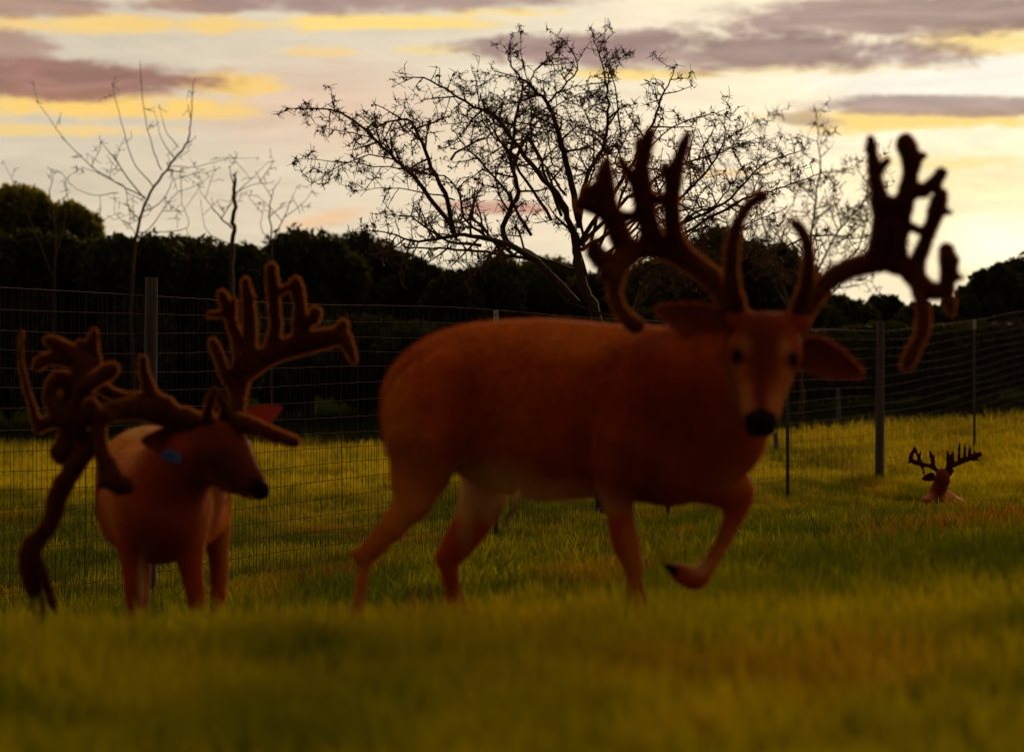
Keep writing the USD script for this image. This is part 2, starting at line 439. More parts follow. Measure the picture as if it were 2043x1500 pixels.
def grass_mat():
    g = Graph()
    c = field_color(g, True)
    a = g.add('principled_bsdf', 'BSDF', base_color=c, roughness=0.9, specular_ior_level=0.0)
    b = g.add('translucent_bsdf', 'BSDF', color=c)
    return g.done('grass_blades', g.add('mix_closure', 'closure', fac=0.5, closure1=a, closure2=b))


def soil_mat():
    g = Graph()
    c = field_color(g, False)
    n = g.add('noise_texture', 'fac', vector=g.add('geometry', 'position'), scale=6.0, detail=6.0)
    bn = g.add('bump', 'normal', height=n, strength=0.5, distance=0.04)
    return g.done('soil', g.add('principled_bsdf', 'BSDF', base_color=g.mix(1.0, c, (0.75, 0.75, 0.7), 'multiply'), roughness=1.0, specular_ior_level=0.0, normal=bn))


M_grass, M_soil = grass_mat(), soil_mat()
M_fur = fur_mat('deer_fur', None, 0.16, 9.0)
M_hair = hair_mat('deer_guard_hair', None, 0.35)
M_velvet = fur_mat('antler_velvet', (0.030, 0.005, 0.001), 0.4, 25.0)
M_velvet_hair = hair_mat('velvet_hair', (0.15, 0.046, 0.007), 0.8)
M_eye = plain_mat('eye_gloss', (0.006, 0.004, 0.003), 0.35, 0.02, 0, 0.0, 9, 0.0)
M_nose = plain_mat('nose_skin', (0.006, 0.003, 0.002), 0.8, 0.03, 0, 0.2, 200, 0.3)
M_hoof = plain_mat('hoof_horn', (0.014, 0.008, 0.005), 0.8, 0.0, 0, 0.3, 60)
M_earin = fur_mat('ear_lining', (0.22, 0.055, 0.025), 0.3, 30.0)
M_tag = plain_mat('blue_plastic', (0.002, 0.014, 0.085), 0.6, 0.4, 0, 0.05, 9, 0.0)
M_bark = plain_mat('bark', (0.030, 0.016, 0.008), 0.9, 0.1, 0, 0.5, 14, 0.6, (1, 1, 0.3))
M_twig = plain_mat('twig_bark', (0.060, 0.026, 0.012), 0.85, 0.1, 0, 0.4, 5)
M_wood = plain_mat('weathered_post_wood', (0.045, 0.032, 0.033), 0.9, 0.05, 0, 0.45, 22, 0.5, (1, 1, 0.08))
M_tpost = plain_mat('painted_steel_post', (0.020, 0.018, 0.014), 0.6, 0.4, 0, 0.3, 30)
M_cap = plain_mat('post_tip_paint', (0.22, 0.19, 0.17), 0.6, 0.3, 0, 0.2, 30)
M_wire = plain_mat('rusty_galvanised_wire', (0.045, 0.019, 0.008), 0.9, 0.05, 0.0, 0.4, 3, 0.0)
M_stay = plain_mat('dull_stay_wire', (0.010, 0.005, 0.0025), 0.8, 0.1, 0, 0.4, 3, 0.0)
M_weed = plain_mat('dry_weed', (0.06, 0.028, 0.010), 0.9, 0.1, 0, 0.3, 20)
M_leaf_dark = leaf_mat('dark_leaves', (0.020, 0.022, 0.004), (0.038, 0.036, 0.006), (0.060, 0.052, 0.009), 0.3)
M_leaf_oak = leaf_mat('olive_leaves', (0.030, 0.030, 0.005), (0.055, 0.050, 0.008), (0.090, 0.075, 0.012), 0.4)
M_leaf_pale = leaf_mat('yellow_green_leaves', (0.11, 0.10, 0.008), (0.17, 0.15, 0.012), (0.22, 0.19, 0.016), 0.65)

# ------------------------------------------------------------------ the ground
ctrl = np.array([
    (0, -4, 0.0), (-3, 0, 0.0), (3, 0, 0.0), (0, 3, 0.0), (-2, 4, 0.0), (2, 4, 0.02), (-1.2, 6.5, 0.0), (1.2, 6.5, 0.0), (-1.3, 8.8, -0.04), (0, 9.6, -0.05), (-0.45, 10.2, -0.11), (0.6, 9.9, -0.04), (1.6, 9.3, 0.0),
    (-1.5, 12, -0.38), (-2.4, 13.5, -0.42), (-0.9, 13, -0.36), (0.3, 13.5, -0.14), (1.8, 13, 0.02), (-3.2, 19, -0.62), (-2.54, 21, -0.60), (-0.4, 20, -0.30), (2.0, 19, -0.14),
    (-0.15, 27.5, -0.42), (2.5, 27, -0.26), (4.2, 27, -0.1), (3.43, 37.3, -0.26), (5.15, 36, -0.38), (5.15, 42, -0.15), (7.4, 48.2, 0.24), (9, 53, 0.6), (-4, 30, -0.5), (-6, 40, -0.1), (-3, 42, -0.1), (0, 42, -0.1),
    (-8, 52, 0.25), (-2, 52, 0.2), (2, 52, 0.22), (5, 56, 0.5), (9, 62, 0.85), (-10, 62, 0.5), (-2, 62, 0.55), (5, 66, 0.85), (12, 74, 1.3), (0, 75, 1.1), (-12, 75, 1.0), (-20, 45, 0.0), (18, 40, 0.4), (-16, 20, -0.5), (14, 20, 0.2),
    (14, 90, 1.6), (-14, 90, 1.5), (0, 95, 1.6), (-10, 5, 0.0), (10, 5, 0.05)], float)
rbf = RBFInterpolator(ctrl[:, :2], ctrl[:, 2], kernel='thin_plate_spline', smoothing=0.002)


def ground_z(xy):
    xy = np.atleast_2d(np.asarray(xy, float))
    inside = np.clip(xy, (-20, -4), (18, 95))
    z = rbf(inside) + 0.022 * np.clip(xy[:, 1] - 95, 0, 600)
    z = z + 0.03 * (meshkit.fbm(np.c_[xy * 0.7, np.zeros(len(xy))], 3, 5) - 0.5) + 0.05 * (meshkit.fbm(np.c_[xy * 0.2, np.zeros(len(xy))], 2, 9) - 0.5)
    return z


ys = np.concatenate([np.linspace(-15, 2, 12), np.linspace(2.4, 16, 70), np.linspace(16.4, 60, 90), np.linspace(61, 100, 40), np.geomspace(104, 900, 26)])
xs = np.concatenate([-np.geomspace(400, 12.5, 22), np.linspace(-12, 12, 97), np.geomspace(12.5, 400, 22)])
GX, GY = np.meshgrid(xs, ys, indexing='ij')
gz = ground_z(np.c_[GX.ravel(), GY.ravel()])
gi = np.arange(len(xs) * len(ys)).reshape(len(xs), len(ys))
gq = np.stack([gi[:-1, :-1], gi[1:, :-1], gi[1:, 1:], gi[:-1, 1:]], -1).reshape(-1, 4)
gf = np.vstack([gq[:, [0, 1, 2]], gq[:, [0, 2, 3]]])
m = usdkit.mesh(stage, '/World/ground', (np.c_[GX.ravel(), GY.ravel(), gz], gf), M_soil, True)
tag(m, 'rolling pasture ground under the grass', 'ground', kind='structure')


# ------------------------------------------------------------------ grass
def tuft(rng, blades, h, spread, w):
    parts = []
    for _ in range(blades):
        a = rng.uniform(0, 2 * np.pi)
        L = h * rng.uniform(0.45, 1.15)
        lean = rng.uniform(0.1, 0.75)
        base = np.array([rng.normal(0, spread), rng.normal(0, spread), -0.01])
        dirv = np.array([math.cos(a), math.sin(a), 0])
        side = np.array([-math.sin(a + rng.normal(0, .8)), math.cos(a + rng.normal(0, .8)), 0])
        P = [base + dirv * L * lean * t ** 1.8 + np.array([0, 0, L * (t - 0.25 * lean * t * t)]) for t in (0, 0.4, 0.75, 1.0)]
        ww = w * rng.uniform(0.6, 1.3)
        W = (ww, ww * 0.85, ww * 0.5, 0)
        v = [p + sg * side * q for p, q in zip(P[:3], W) for sg in (-1, 1)] + [P[3]]
        parts.append((np.array(v), np.array([(0, 1, 3), (0, 3, 2), (2, 3, 5), (2, 5, 4), (4, 5, 6)])))
    return join(parts)


def scatter_grass(name, label, rng, y0, y1, dens, ang, scale, protos, heightvar=0.4):
    area = ang * (y1 ** 2 - y0 ** 2)
    n = int(area * dens)
    Y = np.sqrt(rng.uniform(y0 ** 2, y1 ** 2, n))
    X = Y * rng.uniform(-ang, ang, n)
    Z = ground_z(np.c_[X, Y])
    path = '/World/' + name
    pi = UsdGeom.PointInstancer.Define(stage, path)
    targets = []
    for k, (v, f) in enumerate(protos):
        usdkit.mesh(stage, path + '/tuft_%03d' % (k + 1), (v, f), M_grass, False)
        targets.append(path + '/tuft_%03d' % (k + 1))
    pi.CreatePrototypesRel().SetTargets(targets)
    pi.CreatePositionsAttr(Vt.Vec3fArray.FromNumpy(np.c_[X, Y, Z].astype(np.float32)))
    pi.CreateProtoIndicesAttr(Vt.IntArray.FromNumpy(rng.integers(0, len(protos), n).astype(np.int32)))
    a = rng.uniform(0, 2 * np.pi, n)
    pi.CreateOrientationsAttr(Vt.QuathArray([Gf.Quath(float(math.cos(t / 2)), 0.0, 0.0, float(math.sin(t / 2))) for t in a]))
    patch = meshkit.fbm(np.c_[X * 0.55, Y * 0.4, np.zeros(n)], 3, 3)
    s = scale * (1 + heightvar * (rng.uniform(-1, 1, n) * 0.6 + (patch - 0.5) * 2.2))
    s = np.clip(s, 0.3 * scale, 2.0 * scale)
    pi.CreateScalesAttr(Vt.Vec3fArray.FromNumpy(np.c_[s, s, s * rng.uniform(0.8, 1.2, n)].astype(np.float32)))
    tag(pi, label, 'grass', kind='stuff')


rng = np.random.default_rng(4)
near_tufts = [tuft(rng, 26, 0.12, 0.05, 0.0030) for _ in range(6)]
far_tufts = [tuft(rng, 34, 0.13, 0.14, 0.006) for _ in range(5)]
scatter_grass('near_grass', 'blurred foreground pasture grass in front of the two deer', rng, 2.2, 14, 85, 0.26, 1.0, near_tufts)
scatter_grass('field_grass', 'pasture grass on both sides of the wire fence', rng, 14, 44, 26, 0.25, 1.0, far_tufts, 0.55)
scatter_grass('far_grass', 'far pasture grass running up to the tree line', rng, 44, 80, 7, 0.23, 1.5, far_tufts, 0.5)


# ------------------------------------------------------------------ leafy trees and shrubs behind the pasture
def crown(rng, c, rad, n, leaf, lumps=16, drop=0.5, core=1):
    """Leaf cards around lumpy, leafy clusters of an uneven crown."""
    c, rad = np.asarray(c), np.asarray(rad)
    lx = np.linspace(-0.86, 0.86, lumps) + rng.normal(0, 0.06, lumps)
    ly = rng.uniform(-0.75, 0.75, lumps)
    lr = np.minimum(rad, rad.mean() * 1.1) * rng.uniform(0.20, 0.36, (lumps, 1))
    env = 1 - drop * np.abs(lx) ** 2.2 - 0.25 * drop * ly ** 2 - rng.uniform(0, 0.10, lumps)
    lz = np.where(rng.random(lumps) < 0.62, env, rng.uniform(-0.9, 0.8, lumps) * env)
    lc = c + np.c_[lx * rad[0], ly * rad[1], lz * rad[2]] - [0, 0, 1] * lr * np.where(lz > 0, 0.9, -0.9)[:, None]
    k = rng.integers(0, lumps, n)
    e = rng.normal(0, 1, (n, 3))
    e /= np.linalg.norm(e, axis=1, keepdims=True)
    p = lc[k] + e * lr[k] * (0.70 + 0.75 * rng.beta(1.6, 2.6, (n, 1)))
    inner = int(n * 0.2)
    e2 = rng.normal(0, 1, (inner, 3))
    e2 /= np.linalg.norm(e2, axis=1, keepdims=True)
    p[:inner] = c + e2 * rad * rng.uniform(0.45, 0.8, (inner, 1)) * [1, 1, 0.9]
    a, b = rng.normal(0, 1, (n, 3)), rng.normal(0, 1, (n, 3))
    a /= np.linalg.norm(a, axis=1, keepdims=True)
    b = np.cross(a, b)
    b /= np.linalg.norm(b, axis=1, keepdims=True)
    s = leaf * rng.uniform(0.5, 1.4, (n, 1))
    v = np.stack([p - a * s, p + b * s * 0.5, p + a * s, p - b * s * 0.5], 1).reshape(-1, 3)
    i = np.arange(n)[:, None] * 4
    parts = [(v, np.vstack([i + [0, 1, 2], i + [0, 2, 3]]))]
    ico = trimesh.creation.icosphere(2, 1.0)
    for q, r in [] if core == 0 else [(c, rad * [0.72, 0.6, 0.70])] + [(lc[m], lr[m] * 0.68) for m in range(lumps)]:
        w = ico.vertices * (0.75 + 0.5 * meshkit.fbm(ico.vertices * 2.1 + q, 3, 2))[:, None]
        parts.append((q + w * r, ico.faces))
    return join(parts)


def leafy(name, u, vtop, half, Y, mat, label, cat, rng, n=9000, leaf=0.11, depth=None, low=0.08, lumps=16, trunk=True, group=None, wide=1.0, drop=0.5):
    x = (u - UC) / FPX * Y
    z0 = float(ground_z([(x, Y)])[0])
    top = CAMZ + (VH - vtop) / FPX * Y
    hw = half / FPX * Y
    H = top - z0
    c = np.array([0, 0, H * (0.5 + low / 2)])
    rad = np.array([hw * wide, depth or hw, H * (0.5 - low / 2)])
    t = thing(name, (x, Y, z0), label, cat, group)
    if trunk:
        tp = np.array([(0, 0, -0.1), (0.05 * hw, 0, H * 0.2), (-0.04 * hw, 0.03, H * 0.45), (0.06 * hw, 0, H * 0.8)])
        parts = [tube(spline(tp, 8), np.linspace(0.045 * H, 0.012 * H, 8), 7)]
        for _ in range(6):
            z = H * rng.uniform(0.2, 0.6)
            a = rng.uniform(0, 2 * np.pi)
            e = np.array([math.cos(a) * rad[0] * 0.7, math.sin(a) * rad[1] * 0.7, z + H * rng.uniform(0.1, 0.3)])
            parts.append(tube(spline([(0, 0, z), (e[0] * 0.5, e[1] * 0.5, z * 0.6 + e[2] * 0.4), e], 6), np.linspace(0.02 * H, 0.005 * H, 6), 5))
        part(t, 'trunk', join(parts), M_bark, True)
    part(t, 'crown', crown(rng, c, rad, n, leaf, lumps, drop, 0 if mat is M_leaf_pale else 1), mat)
    return t


rng = np.random.default_rng(21)
leafy('background_tree', 35, 372, 72, 92, M_leaf_pale, 'tall yellow-green tree rising at the far left edge above the hedge', 'tree', rng, 16000, 0.12, drop=0.35, lumps=26, low=0.4)
leafy('background_tree', 150, 404, 50, 92, M_leaf_pale, 'small rounded yellow-green tree top just right of the far left tree', 'tree', rng, 10000, 0.12, drop=0.45, lumps=20, low=0.4)
hedge = [(-45, 476, 80, 'brushy dark shrub of the hedge, cut by the left picture edge'), (62, 468, 78, 'brushy dark hedge shrub below the far left tree'), (165, 478, 74, 'brushy dark hedge shrub below the small round tree top'),
         (270, 474, 78, 'brushy dark hedge shrub directly behind the bare sapling on the left'), (372, 478, 74, 'brushy dark hedge shrub between the sapling and the snag'), (462, 494, 66, 'brushy dark hedge shrub behind the dead snag')]
for u, v, hw, lab in hedge:
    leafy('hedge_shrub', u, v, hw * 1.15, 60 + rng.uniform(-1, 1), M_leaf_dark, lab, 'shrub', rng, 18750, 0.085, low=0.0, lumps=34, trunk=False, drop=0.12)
doms = [(612, 456, 104, 'dark dome-shaped tree, the highest left of the main deer'), (722, 470, 100, 'dark round tree touching the right side of the dome-shaped one'), (832, 518, 74, 'lower dark tree on the slope right of the dome-shaped tree'),
        (905, 545, 62, 'smallest dark tree in the dip behind the lower left limbs of the bare tree'), (1005, 512, 88, 'olive tree behind the lower limbs of the bare tree, left of its trunk'), (1100, 516, 80, 'olive tree directly behind the trunk of the bare tree'),
        (1195, 545, 72, 'low olive tree right behind the curled left antler tip'), (1305, 515, 86, 'olive tree seen under the left main beam of the big antlers'), (1425, 455, 104, 'tall round olive tree behind the left inner horn-like tine'),
        (1530, 482, 92, 'round olive tree seen between the two inner tines'), (1600, 560, 62, 'low olive tree at the base of the right antler')]
for u, v, hw, lab in doms:
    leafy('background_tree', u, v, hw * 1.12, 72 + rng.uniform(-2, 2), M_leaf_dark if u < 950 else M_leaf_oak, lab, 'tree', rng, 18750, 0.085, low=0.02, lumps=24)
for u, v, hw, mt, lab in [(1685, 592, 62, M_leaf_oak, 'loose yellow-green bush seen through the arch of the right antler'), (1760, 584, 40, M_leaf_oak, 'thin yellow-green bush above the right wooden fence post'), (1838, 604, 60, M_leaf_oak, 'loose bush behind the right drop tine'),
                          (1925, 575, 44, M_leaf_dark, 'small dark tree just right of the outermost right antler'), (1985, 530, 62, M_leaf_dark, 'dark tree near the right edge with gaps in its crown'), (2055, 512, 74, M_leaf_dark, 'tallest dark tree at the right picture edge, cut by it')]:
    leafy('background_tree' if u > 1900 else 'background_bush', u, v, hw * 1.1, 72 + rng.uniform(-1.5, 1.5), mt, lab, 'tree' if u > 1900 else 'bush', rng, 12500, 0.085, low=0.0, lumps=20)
brush_at = ['at the left picture edge', 'left of the left wooden fence post', 'beside the left wooden fence post', 'behind the raised antler of the left deer', 'just left of the main deer', 'above the rump of the main deer', 'behind the back of the main deer',
            'behind the withers of the main deer', 'behind the left ear of the main deer', 'behind the head of the main deer', 'behind the right ear of the main deer', 'behind the right wooden fence post', 'between the right wooden post and the right steel post', 'behind the right steel post', 'at the right picture edge']
for k, u in enumerate(np.linspace(-40, 2090, 15)):
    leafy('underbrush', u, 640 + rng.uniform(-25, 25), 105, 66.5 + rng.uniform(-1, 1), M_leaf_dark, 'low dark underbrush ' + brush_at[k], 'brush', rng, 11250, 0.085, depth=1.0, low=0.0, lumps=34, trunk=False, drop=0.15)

fx = rng.uniform(-34, 34, 60000)
fy = 112 + rng.normal(0, 1.5, 60000)
fz = ground_z(np.c_[fx, fy]) - 0.5 + rng.uniform(0, 1, 60000) ** 0.8 * (2.2 + 1.2 * meshkit.fbm(np.c_[fx * 0.25, fx * 0, fx * 0], 3, 4))
fp = np.c_[fx, fy, fz]
a, b = rng.normal(0, 1, (60000, 3)), rng.normal(0, 1, (60000, 3))
a /= np.linalg.norm(a, axis=1, keepdims=True)
b = np.cross(a, b)
b /= np.linalg.norm(b, axis=1, keepdims=True)
fv = np.stack([fp - a * 0.2, fp + b * 0.1, fp + a * 0.2, fp - b * 0.1], 1).reshape(-1, 3)
k4 = np.arange(60000)[:, None] * 4
fw = usdkit.mesh(stage, '/World/far_woods', (fv, np.vstack([k4 + [0, 1, 2], k4 + [0, 2, 3]])), M_leaf_dark)
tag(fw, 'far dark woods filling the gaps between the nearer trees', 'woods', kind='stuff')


# ------------------------------------------------------------------ the wire fence
def fence_xy(t):
    return np.array([-2.54 + 7.69 * t, 21 + 21 * t])


F0 = np.array([*fence_xy(0.0), float(ground_z([fence_xy(0.0)])[0])])
fence = thing('wire_fence', F0, 'tall woven wire deer fence on wooden and steel posts crossing the pasture', 'fence')
FH = 2.12


def wood_post(t, r, lab):
    x, y = fence_xy(t)
    z = float(ground_z([(x, y)])[0])
    P = np.array([(x + 0.02 * (s - 0.5), y + 0.10, z - 0.3 + (FH + 0.45) * s) for s in np.linspace(0, 1, 9)])
    v, f = tube(P, r * np.linspace(1.08, 0.94, 9), 14)
    part(fence, 'wooden_post', (v, f), M_wood, 40, F0, label=lab)


def steel_post(t):
    x, y = fence_xy(t)
    z = float(ground_z([(x, y)])[0])
    from shapely.geometry import box as sbox
    sec = sbox(-0.022, -0.004, 0.022, 0.004).union(sbox(-0.004, -0.002, 0.004, 0.034))
    e = trimesh.creation.extrude_polygon(sec, FH + 0.3)
    e.apply_translation((x, y + 0.03, z - 0.3))
    nubs = [e]
    for k in range(20):
        b = trimesh.creation.box((0.012, 0.010, 0.012))
        b.apply_translation((x, y + 0.03 - 0.008, z + 0.1 + 0.11 * k))
        nubs.append(b)
    p = part(fence, 'steel_post', trimesh.util.concatenate(nubs), M_tpost, False, F0)
    cpt = trimesh.creation.extrude_polygon(sec.buffer(0.002), 0.16)
    cpt.apply_translation((x, y + 0.03, z + FH - 0.155))
    part(p, 'painted_tip', cpt, M_cap, False, F0)


wood_post(0.0, 0.046, 'left wooden post behind the smaller deer')
wood_post(1.0, 0.062, 'right wooden post below the right antler')
for t in (-0.22, 0.311, 0.55, 0.775, 1.294, 1.6):
    steel_post(t)
TS = np.linspace(-0.24, 1.66, 90)
FX = np.array([fence_xy(t) for t in TS])
FZ = ground_z(FX)
FZ = np.convolve(np.pad(FZ, 6, mode='edge'), np.ones(13) / 13, 'valid')
for k in range(17):
    h = 0.06 + 0.1285 * k
    sag = 0.012 * np.sin(np.linspace(0, 40, len(TS)) + k)
    part(fence, 'horizontal_wire', tube(np.c_[FX, FZ + h + sag], 0.0022 if k not in (0, 16) else 0.0028, 4), M_wire, False, F0)
rng = np.random.default_rng(8)
stays, more = [], []
L = np.hypot(7.69, 21.0)
ts = np.arange(-0.12, 1.5, 0.062 / L)
for k, t in enumerate(ts):
    x, y = fence_xy(t)
    z = float(np.interp(t, TS, FZ))
    zz = z + np.linspace(0.04, FH + 0.0, 6)
    jit = np.cumsum(rng.normal(0, 0.004, 6))
    tb = tube(np.c_[x + jit, np.full(6, y), zz], 0.0019, 3, False)
    (stays if k < 255 else more).append(tb)
for tb in stays:
    part(fence, 'vertical_wire', tb, M_stay, False, F0)
part(fence, 'fine_mesh', join(more), M_stay, False, F0, kind='stuff')
for u, vt, vb, Y, lab in [(1672, 776, 850, 58, 'short dark stake in the far field, under the right ear of the main deer'), (1547, 862, 892, 50, 'short dark stake in the yellow field, right of the main deer\'s muzzle')]:
    x = (u - UC) / FPX * Y
    z0 = float(ground_z([(x, Y)])[0])
    top = CAMZ + (VH - vt) / FPX * Y
    st = thing('field_stake', (x, Y, z0), lab, 'stake')
    part(st, 'shaft', tube([(0, 0, -0.2), (0.01, 0, (top - z0) * 0.5), (0, 0, top - z0)], [0.045, 0.042, 0.036], 8), M_tpost)


# ------------------------------------------------------------------ bare trees
class Bare:
    def __init__(self, rng, k=1.0, wander=0.09):
        self.rng, self.limbs, self.twigs, self.k, self.wander = rng, [], [], k, wander

    def buds(self, p, r):
        o = np.array([(1, 0, 0), (-1, 0, 0), (0, 1, 0), (0, -1, 0), (0, 0, 1.5), (0, 0, -1.2)]) * r
        self.twigs.append((p + o, np.array([(0, 2, 4), (2, 1, 4), (1, 3, 4), (3, 0, 4), (2, 0, 5), (1, 2, 5), (3, 1, 5), (0, 3, 5)])))

    def grow(self, p, d, length, r, level, bud=1.0, up=0.15):
        dens = 1.0 if bud > 0.6 else 0.6
        """A crooked twig with side twigs and buds."""
        rg = self.rng
        n = max(3, int(length / (0.075 * self.k)))
        pts, q, dd = [p], p.copy(), d / np.linalg.norm(d)
        for i in range(n):
            dd = dd + rg.normal(0, self.wander, 3) + [0, 0, up * 0.12]
            dd /= np.linalg.norm(dd)
            q = q + dd * length / n
            pts.append(q.copy())
        pts = np.array(pts)
        rr = np.linspace(r, max(r * 0.45, 0.0032 * self.k), len(pts))
        self.twigs.append(tube(pts, rr, 3 if level else 4, False))
        for i in range(1, len(pts)):
            if rg.random() < 0.34 * bud:
                self.buds(pts[i] + rg.normal(0, 0.006, 3) * self.k, rg.uniform(0.006, 0.012) * self.k * (1 if bud > 0.6 else 0.6))
            if rg.random() < 0.95 * bud:
                e = rg.normal(0, 1, 3)
                e /= np.linalg.norm(e)
                tip = pts[i] + e * rg.uniform(0.03, 0.11) * self.k
                self.twigs.append(tube([pts[i], tip], [max(rr[i] * 0.8, 0.004 * self.k), 0.0025 * self.k], 3, False))
            if level < 2 and rg.random() < (0.72 if level == 0 else 0.42) * dens:
                e = np.cross(dd, rg.normal(0, 1, 3))
                e /= np.linalg.norm(e) + 1e-9
                nd = (pts[i] - pts[i - 1]) / np.linalg.norm(pts[i] - pts[i - 1]) * 0.55 + e
                self.grow(pts[i], nd, length * rg.uniform(0.25, 0.55) * (0.8 if level else 1), rr[i] * 0.65, level + 1, bud, up)

    def limb(self, uv, Y0, Y1, r0, r1, every=0.22, length=0.6, bud=1.0, start=0.25, flat=1.0, up=0.15):
        r0, r1, every, length = r0 * self.k, r1 * self.k, every * self.k, length * self.k
        P = np.array([px(u, v, Y0 + (Y1 - Y0) * i / (len(uv) - 1)) for i, (u, v) in enumerate(uv)])
        n = max(6, int(np.linalg.norm(np.diff(P, axis=0), axis=1).sum() / (0.09 * self.k)))
        S = spline(P, n)
        S[1:-1] += self.rng.normal(0, 0.008 * self.k * (1 if bud > 0.6 else 0.5), (n - 2, 3))
        if bud < 0.6:
            r0, r1, every = r0 * 0.95, r1, every * 1.5
        elif r0 < 0.05 * self.k:
            r0 *= 1.0
        self.limbs.append(tube(S, np.linspace(r0, r1, n), 7 if r0 > 0.02 else 5, True))
        acc = 0
        for i in range(1, n):
            acc += np.linalg.norm(S[i] - S[i - 1])
            if i / n > start and acc > every * (0.42 if bud > 0.6 else 1.0) * self.rng.uniform(0.5, 1.3):
                acc = 0
                d = (S[i] - S[i - 1]) / np.linalg.norm(S[i] - S[i - 1])
                e = np.cross(d, self.rng.normal(0, 1, 3) * [1, flat, 1])
                e /= np.linalg.norm(e) + 1e-9
                rr = r0 + (r1 - r0) * i / n
                self.grow(S[i], d * self.rng.uniform(0.1, 0.7) + e * [1, flat, 1], length * self.rng.uniform(0.5, 1.3) * (1.35 - 0.85 * i / n if bud > 0.6 else 1.0), min(rr * 0.75, 0.014 * self.k), 0, bud, up)
        self.grow(S[-1], S[-1] - S[-2], length * 0.15, r1, 1, bud, up)

    def build(self, name, base, label, mat_l, mat_t):
        t = thing(name, base, label, 'tree')
        for k, l in enumerate(self.limbs):
            part(t, 'trunk' if k == 0 else 'limb', l, mat_l, True, base)
        part(t, 'twigs', join(self.twigs), mat_t, False, base, kind='stuff')
        return t


def Z4(*pts):   # coordinates read off an enlargement of the photograph
    return [(540 + x / 2.003, 40 + y / 2.003) for x, y in pts]


def Z5(*pts):
    return [(x / 2.419, 100 + y / 2.419) for x, y in pts]


TY = 33.0
B = Bare(np.random.default_rng(33))
zb = float(ground_z([((1195 - UC) / FPX * TY, TY)])[0])
vb = VH - (zb - CAMZ) * FPX / TY
B.limb([(1200, vb + 10), (1196, 760), (1192, 640), (1160, 560)] + Z4((1215, 860)), TY, TY, 0.075, 0.05, 9, start=2)
B.limb(Z4((1215, 860), (1160, 720), (1060, 600), (960, 470), (900, 390), (790, 335), (640, 245), (545, 230)), TY, TY - 0.9, 0.036, 0.005, 0.17, 0.5)
B.limb(Z4((1190, 1120), (1060, 960), (935, 880), (950, 770), (992, 680), (958, 580), (968, 460), (985, 360), (1010, 250), (960, 180), (955, 120)), TY, TY + 0.9, 0.040, 0.006, 0.18, 0.45)
B.limb(Z4((1230, 800), (1190, 600), (1145, 440), (1105, 335), (1030, 255)), TY, TY - 0.5, 0.040, 0.016, 0.17, 0.5)
B.limb(Z4((1105, 335), (1160, 275), (1230, 195), (1180, 95)), TY - 0.4, TY - 0.9, 0.014, 0.005, 0.14, 0.3, 1.3, 0.1)
B.limb(Z4((1030, 255), (1080, 180), (1175, 100)), TY - 0.5, TY - 0.2, 0.010, 0.004, 0.16, 0.25, 1.3, 0.1)
B.limb(Z4((1030, 255), (1000, 150), (1000, 60)), TY - 0.5, TY - 0.5, 0.007, 0.003, 0.3, 0.15)
B.limb(Z4((735, 860), (700, 700), (640, 580), (590, 465), (550, 402), (480, 405), (400, 440)), TY, TY - 1.2, 0.030, 0.006, 0.15, 0.45)
B.limb(Z4((590, 465), (570, 400), (545, 330)), TY - 0.9, TY - 1.0, 0.008, 0.003, 0.2, 0.2)
B.limb(Z4((725, 830), (600, 660), (500, 560), (420, 480), (300, 385), (210, 355), (82, 355)), TY, TY + 0.8, 0.028, 0.006, 0.13, 0.35, 1.4)
B.limb(Z4((500, 560), (380, 540), (250, 600), (180, 645)), TY + 0.3, TY + 0.6, 0.010, 0.004, 0.16, 0.3, 1.2)
B.limb(Z4((420, 480), (330, 450), (215, 432)), TY + 0.5, TY + 0.2, 0.009, 0.004, 0.14, 0.25, 1.2)
B.limb(Z4((620, 610), (480, 590), (300, 570), (115, 555)), TY, TY - 0.6, 0.010, 0.003, 0.16, 0.3)
B.limb(Z4((1225, 1130), (1060, 960), (900, 880), (760, 860), (600, 885), (440, 845)), TY, TY - 0.6, 0.042, 0.007, 0.14, 0.5)
B.limb(Z4((735, 720), (620, 690), (480, 670), (350, 680)), TY - 0.3, TY + 0.2, 0.010, 0.003, 0.15, 0.35)
B.limb(Z4((720, 560), (770, 510), (860, 470), (900, 440)), TY, TY + 0.3, 0.016, 0.006, 0.12, 0.4)
B.limb(Z4((1230, 830), (1260, 640), (1330, 500), (1350, 350), (1330, 200), (1285, 50)), TY, TY + 0.8, 0.030, 0.005, 0.16, 0.4, 1.2)
B.limb(Z4((1340, 200), (1370, 150), (1400, 125)), TY + 0.6, TY + 0.6, 0.006, 0.003, 0.2, 0.15)
B.limb(Z4((1400, 470), (1385, 300), (1350, 180)), TY + 0.4, TY + 0.4, 0.012, 0.005, 0.16, 0.35)
B.limb(Z4((1230, 900), (1400, 640), (1500, 480), (1560, 320), (1612, 200)), TY, TY - 0.9, 0.028, 0.005, 0.16, 0.4, 1.2)
B.limb(Z4((1500, 520), (1620, 420), (1740, 380), (1820, 358)), TY - 0.6, TY - 0.2, 0.010, 0.003, 0.16, 0.3, 1.2)
B.limb(Z4((1240, 900), (1420, 720), (1600, 600), (1760, 540), (1930, 480)), TY, TY + 1.0, 0.026, 0.004, 0.15, 0.55)
B.limb(Z4((1240, 920), (1450, 800), (1650, 700), (1800, 520), (1815, 400)), TY, TY - 0.7, 0.026, 0.004, 0.15, 0.55)
B.limb(Z4((960, 600), (1060, 420), (1180, 320), (1300, 280)), TY, TY + 0.7, 0.014, 0.004, 0.14, 0.5)
B.limb(Z4((1000, 560), (860, 430), (830, 300), (805, 205)), TY, TY + 0.5, 0.012, 0.004, 0.14, 0.4)
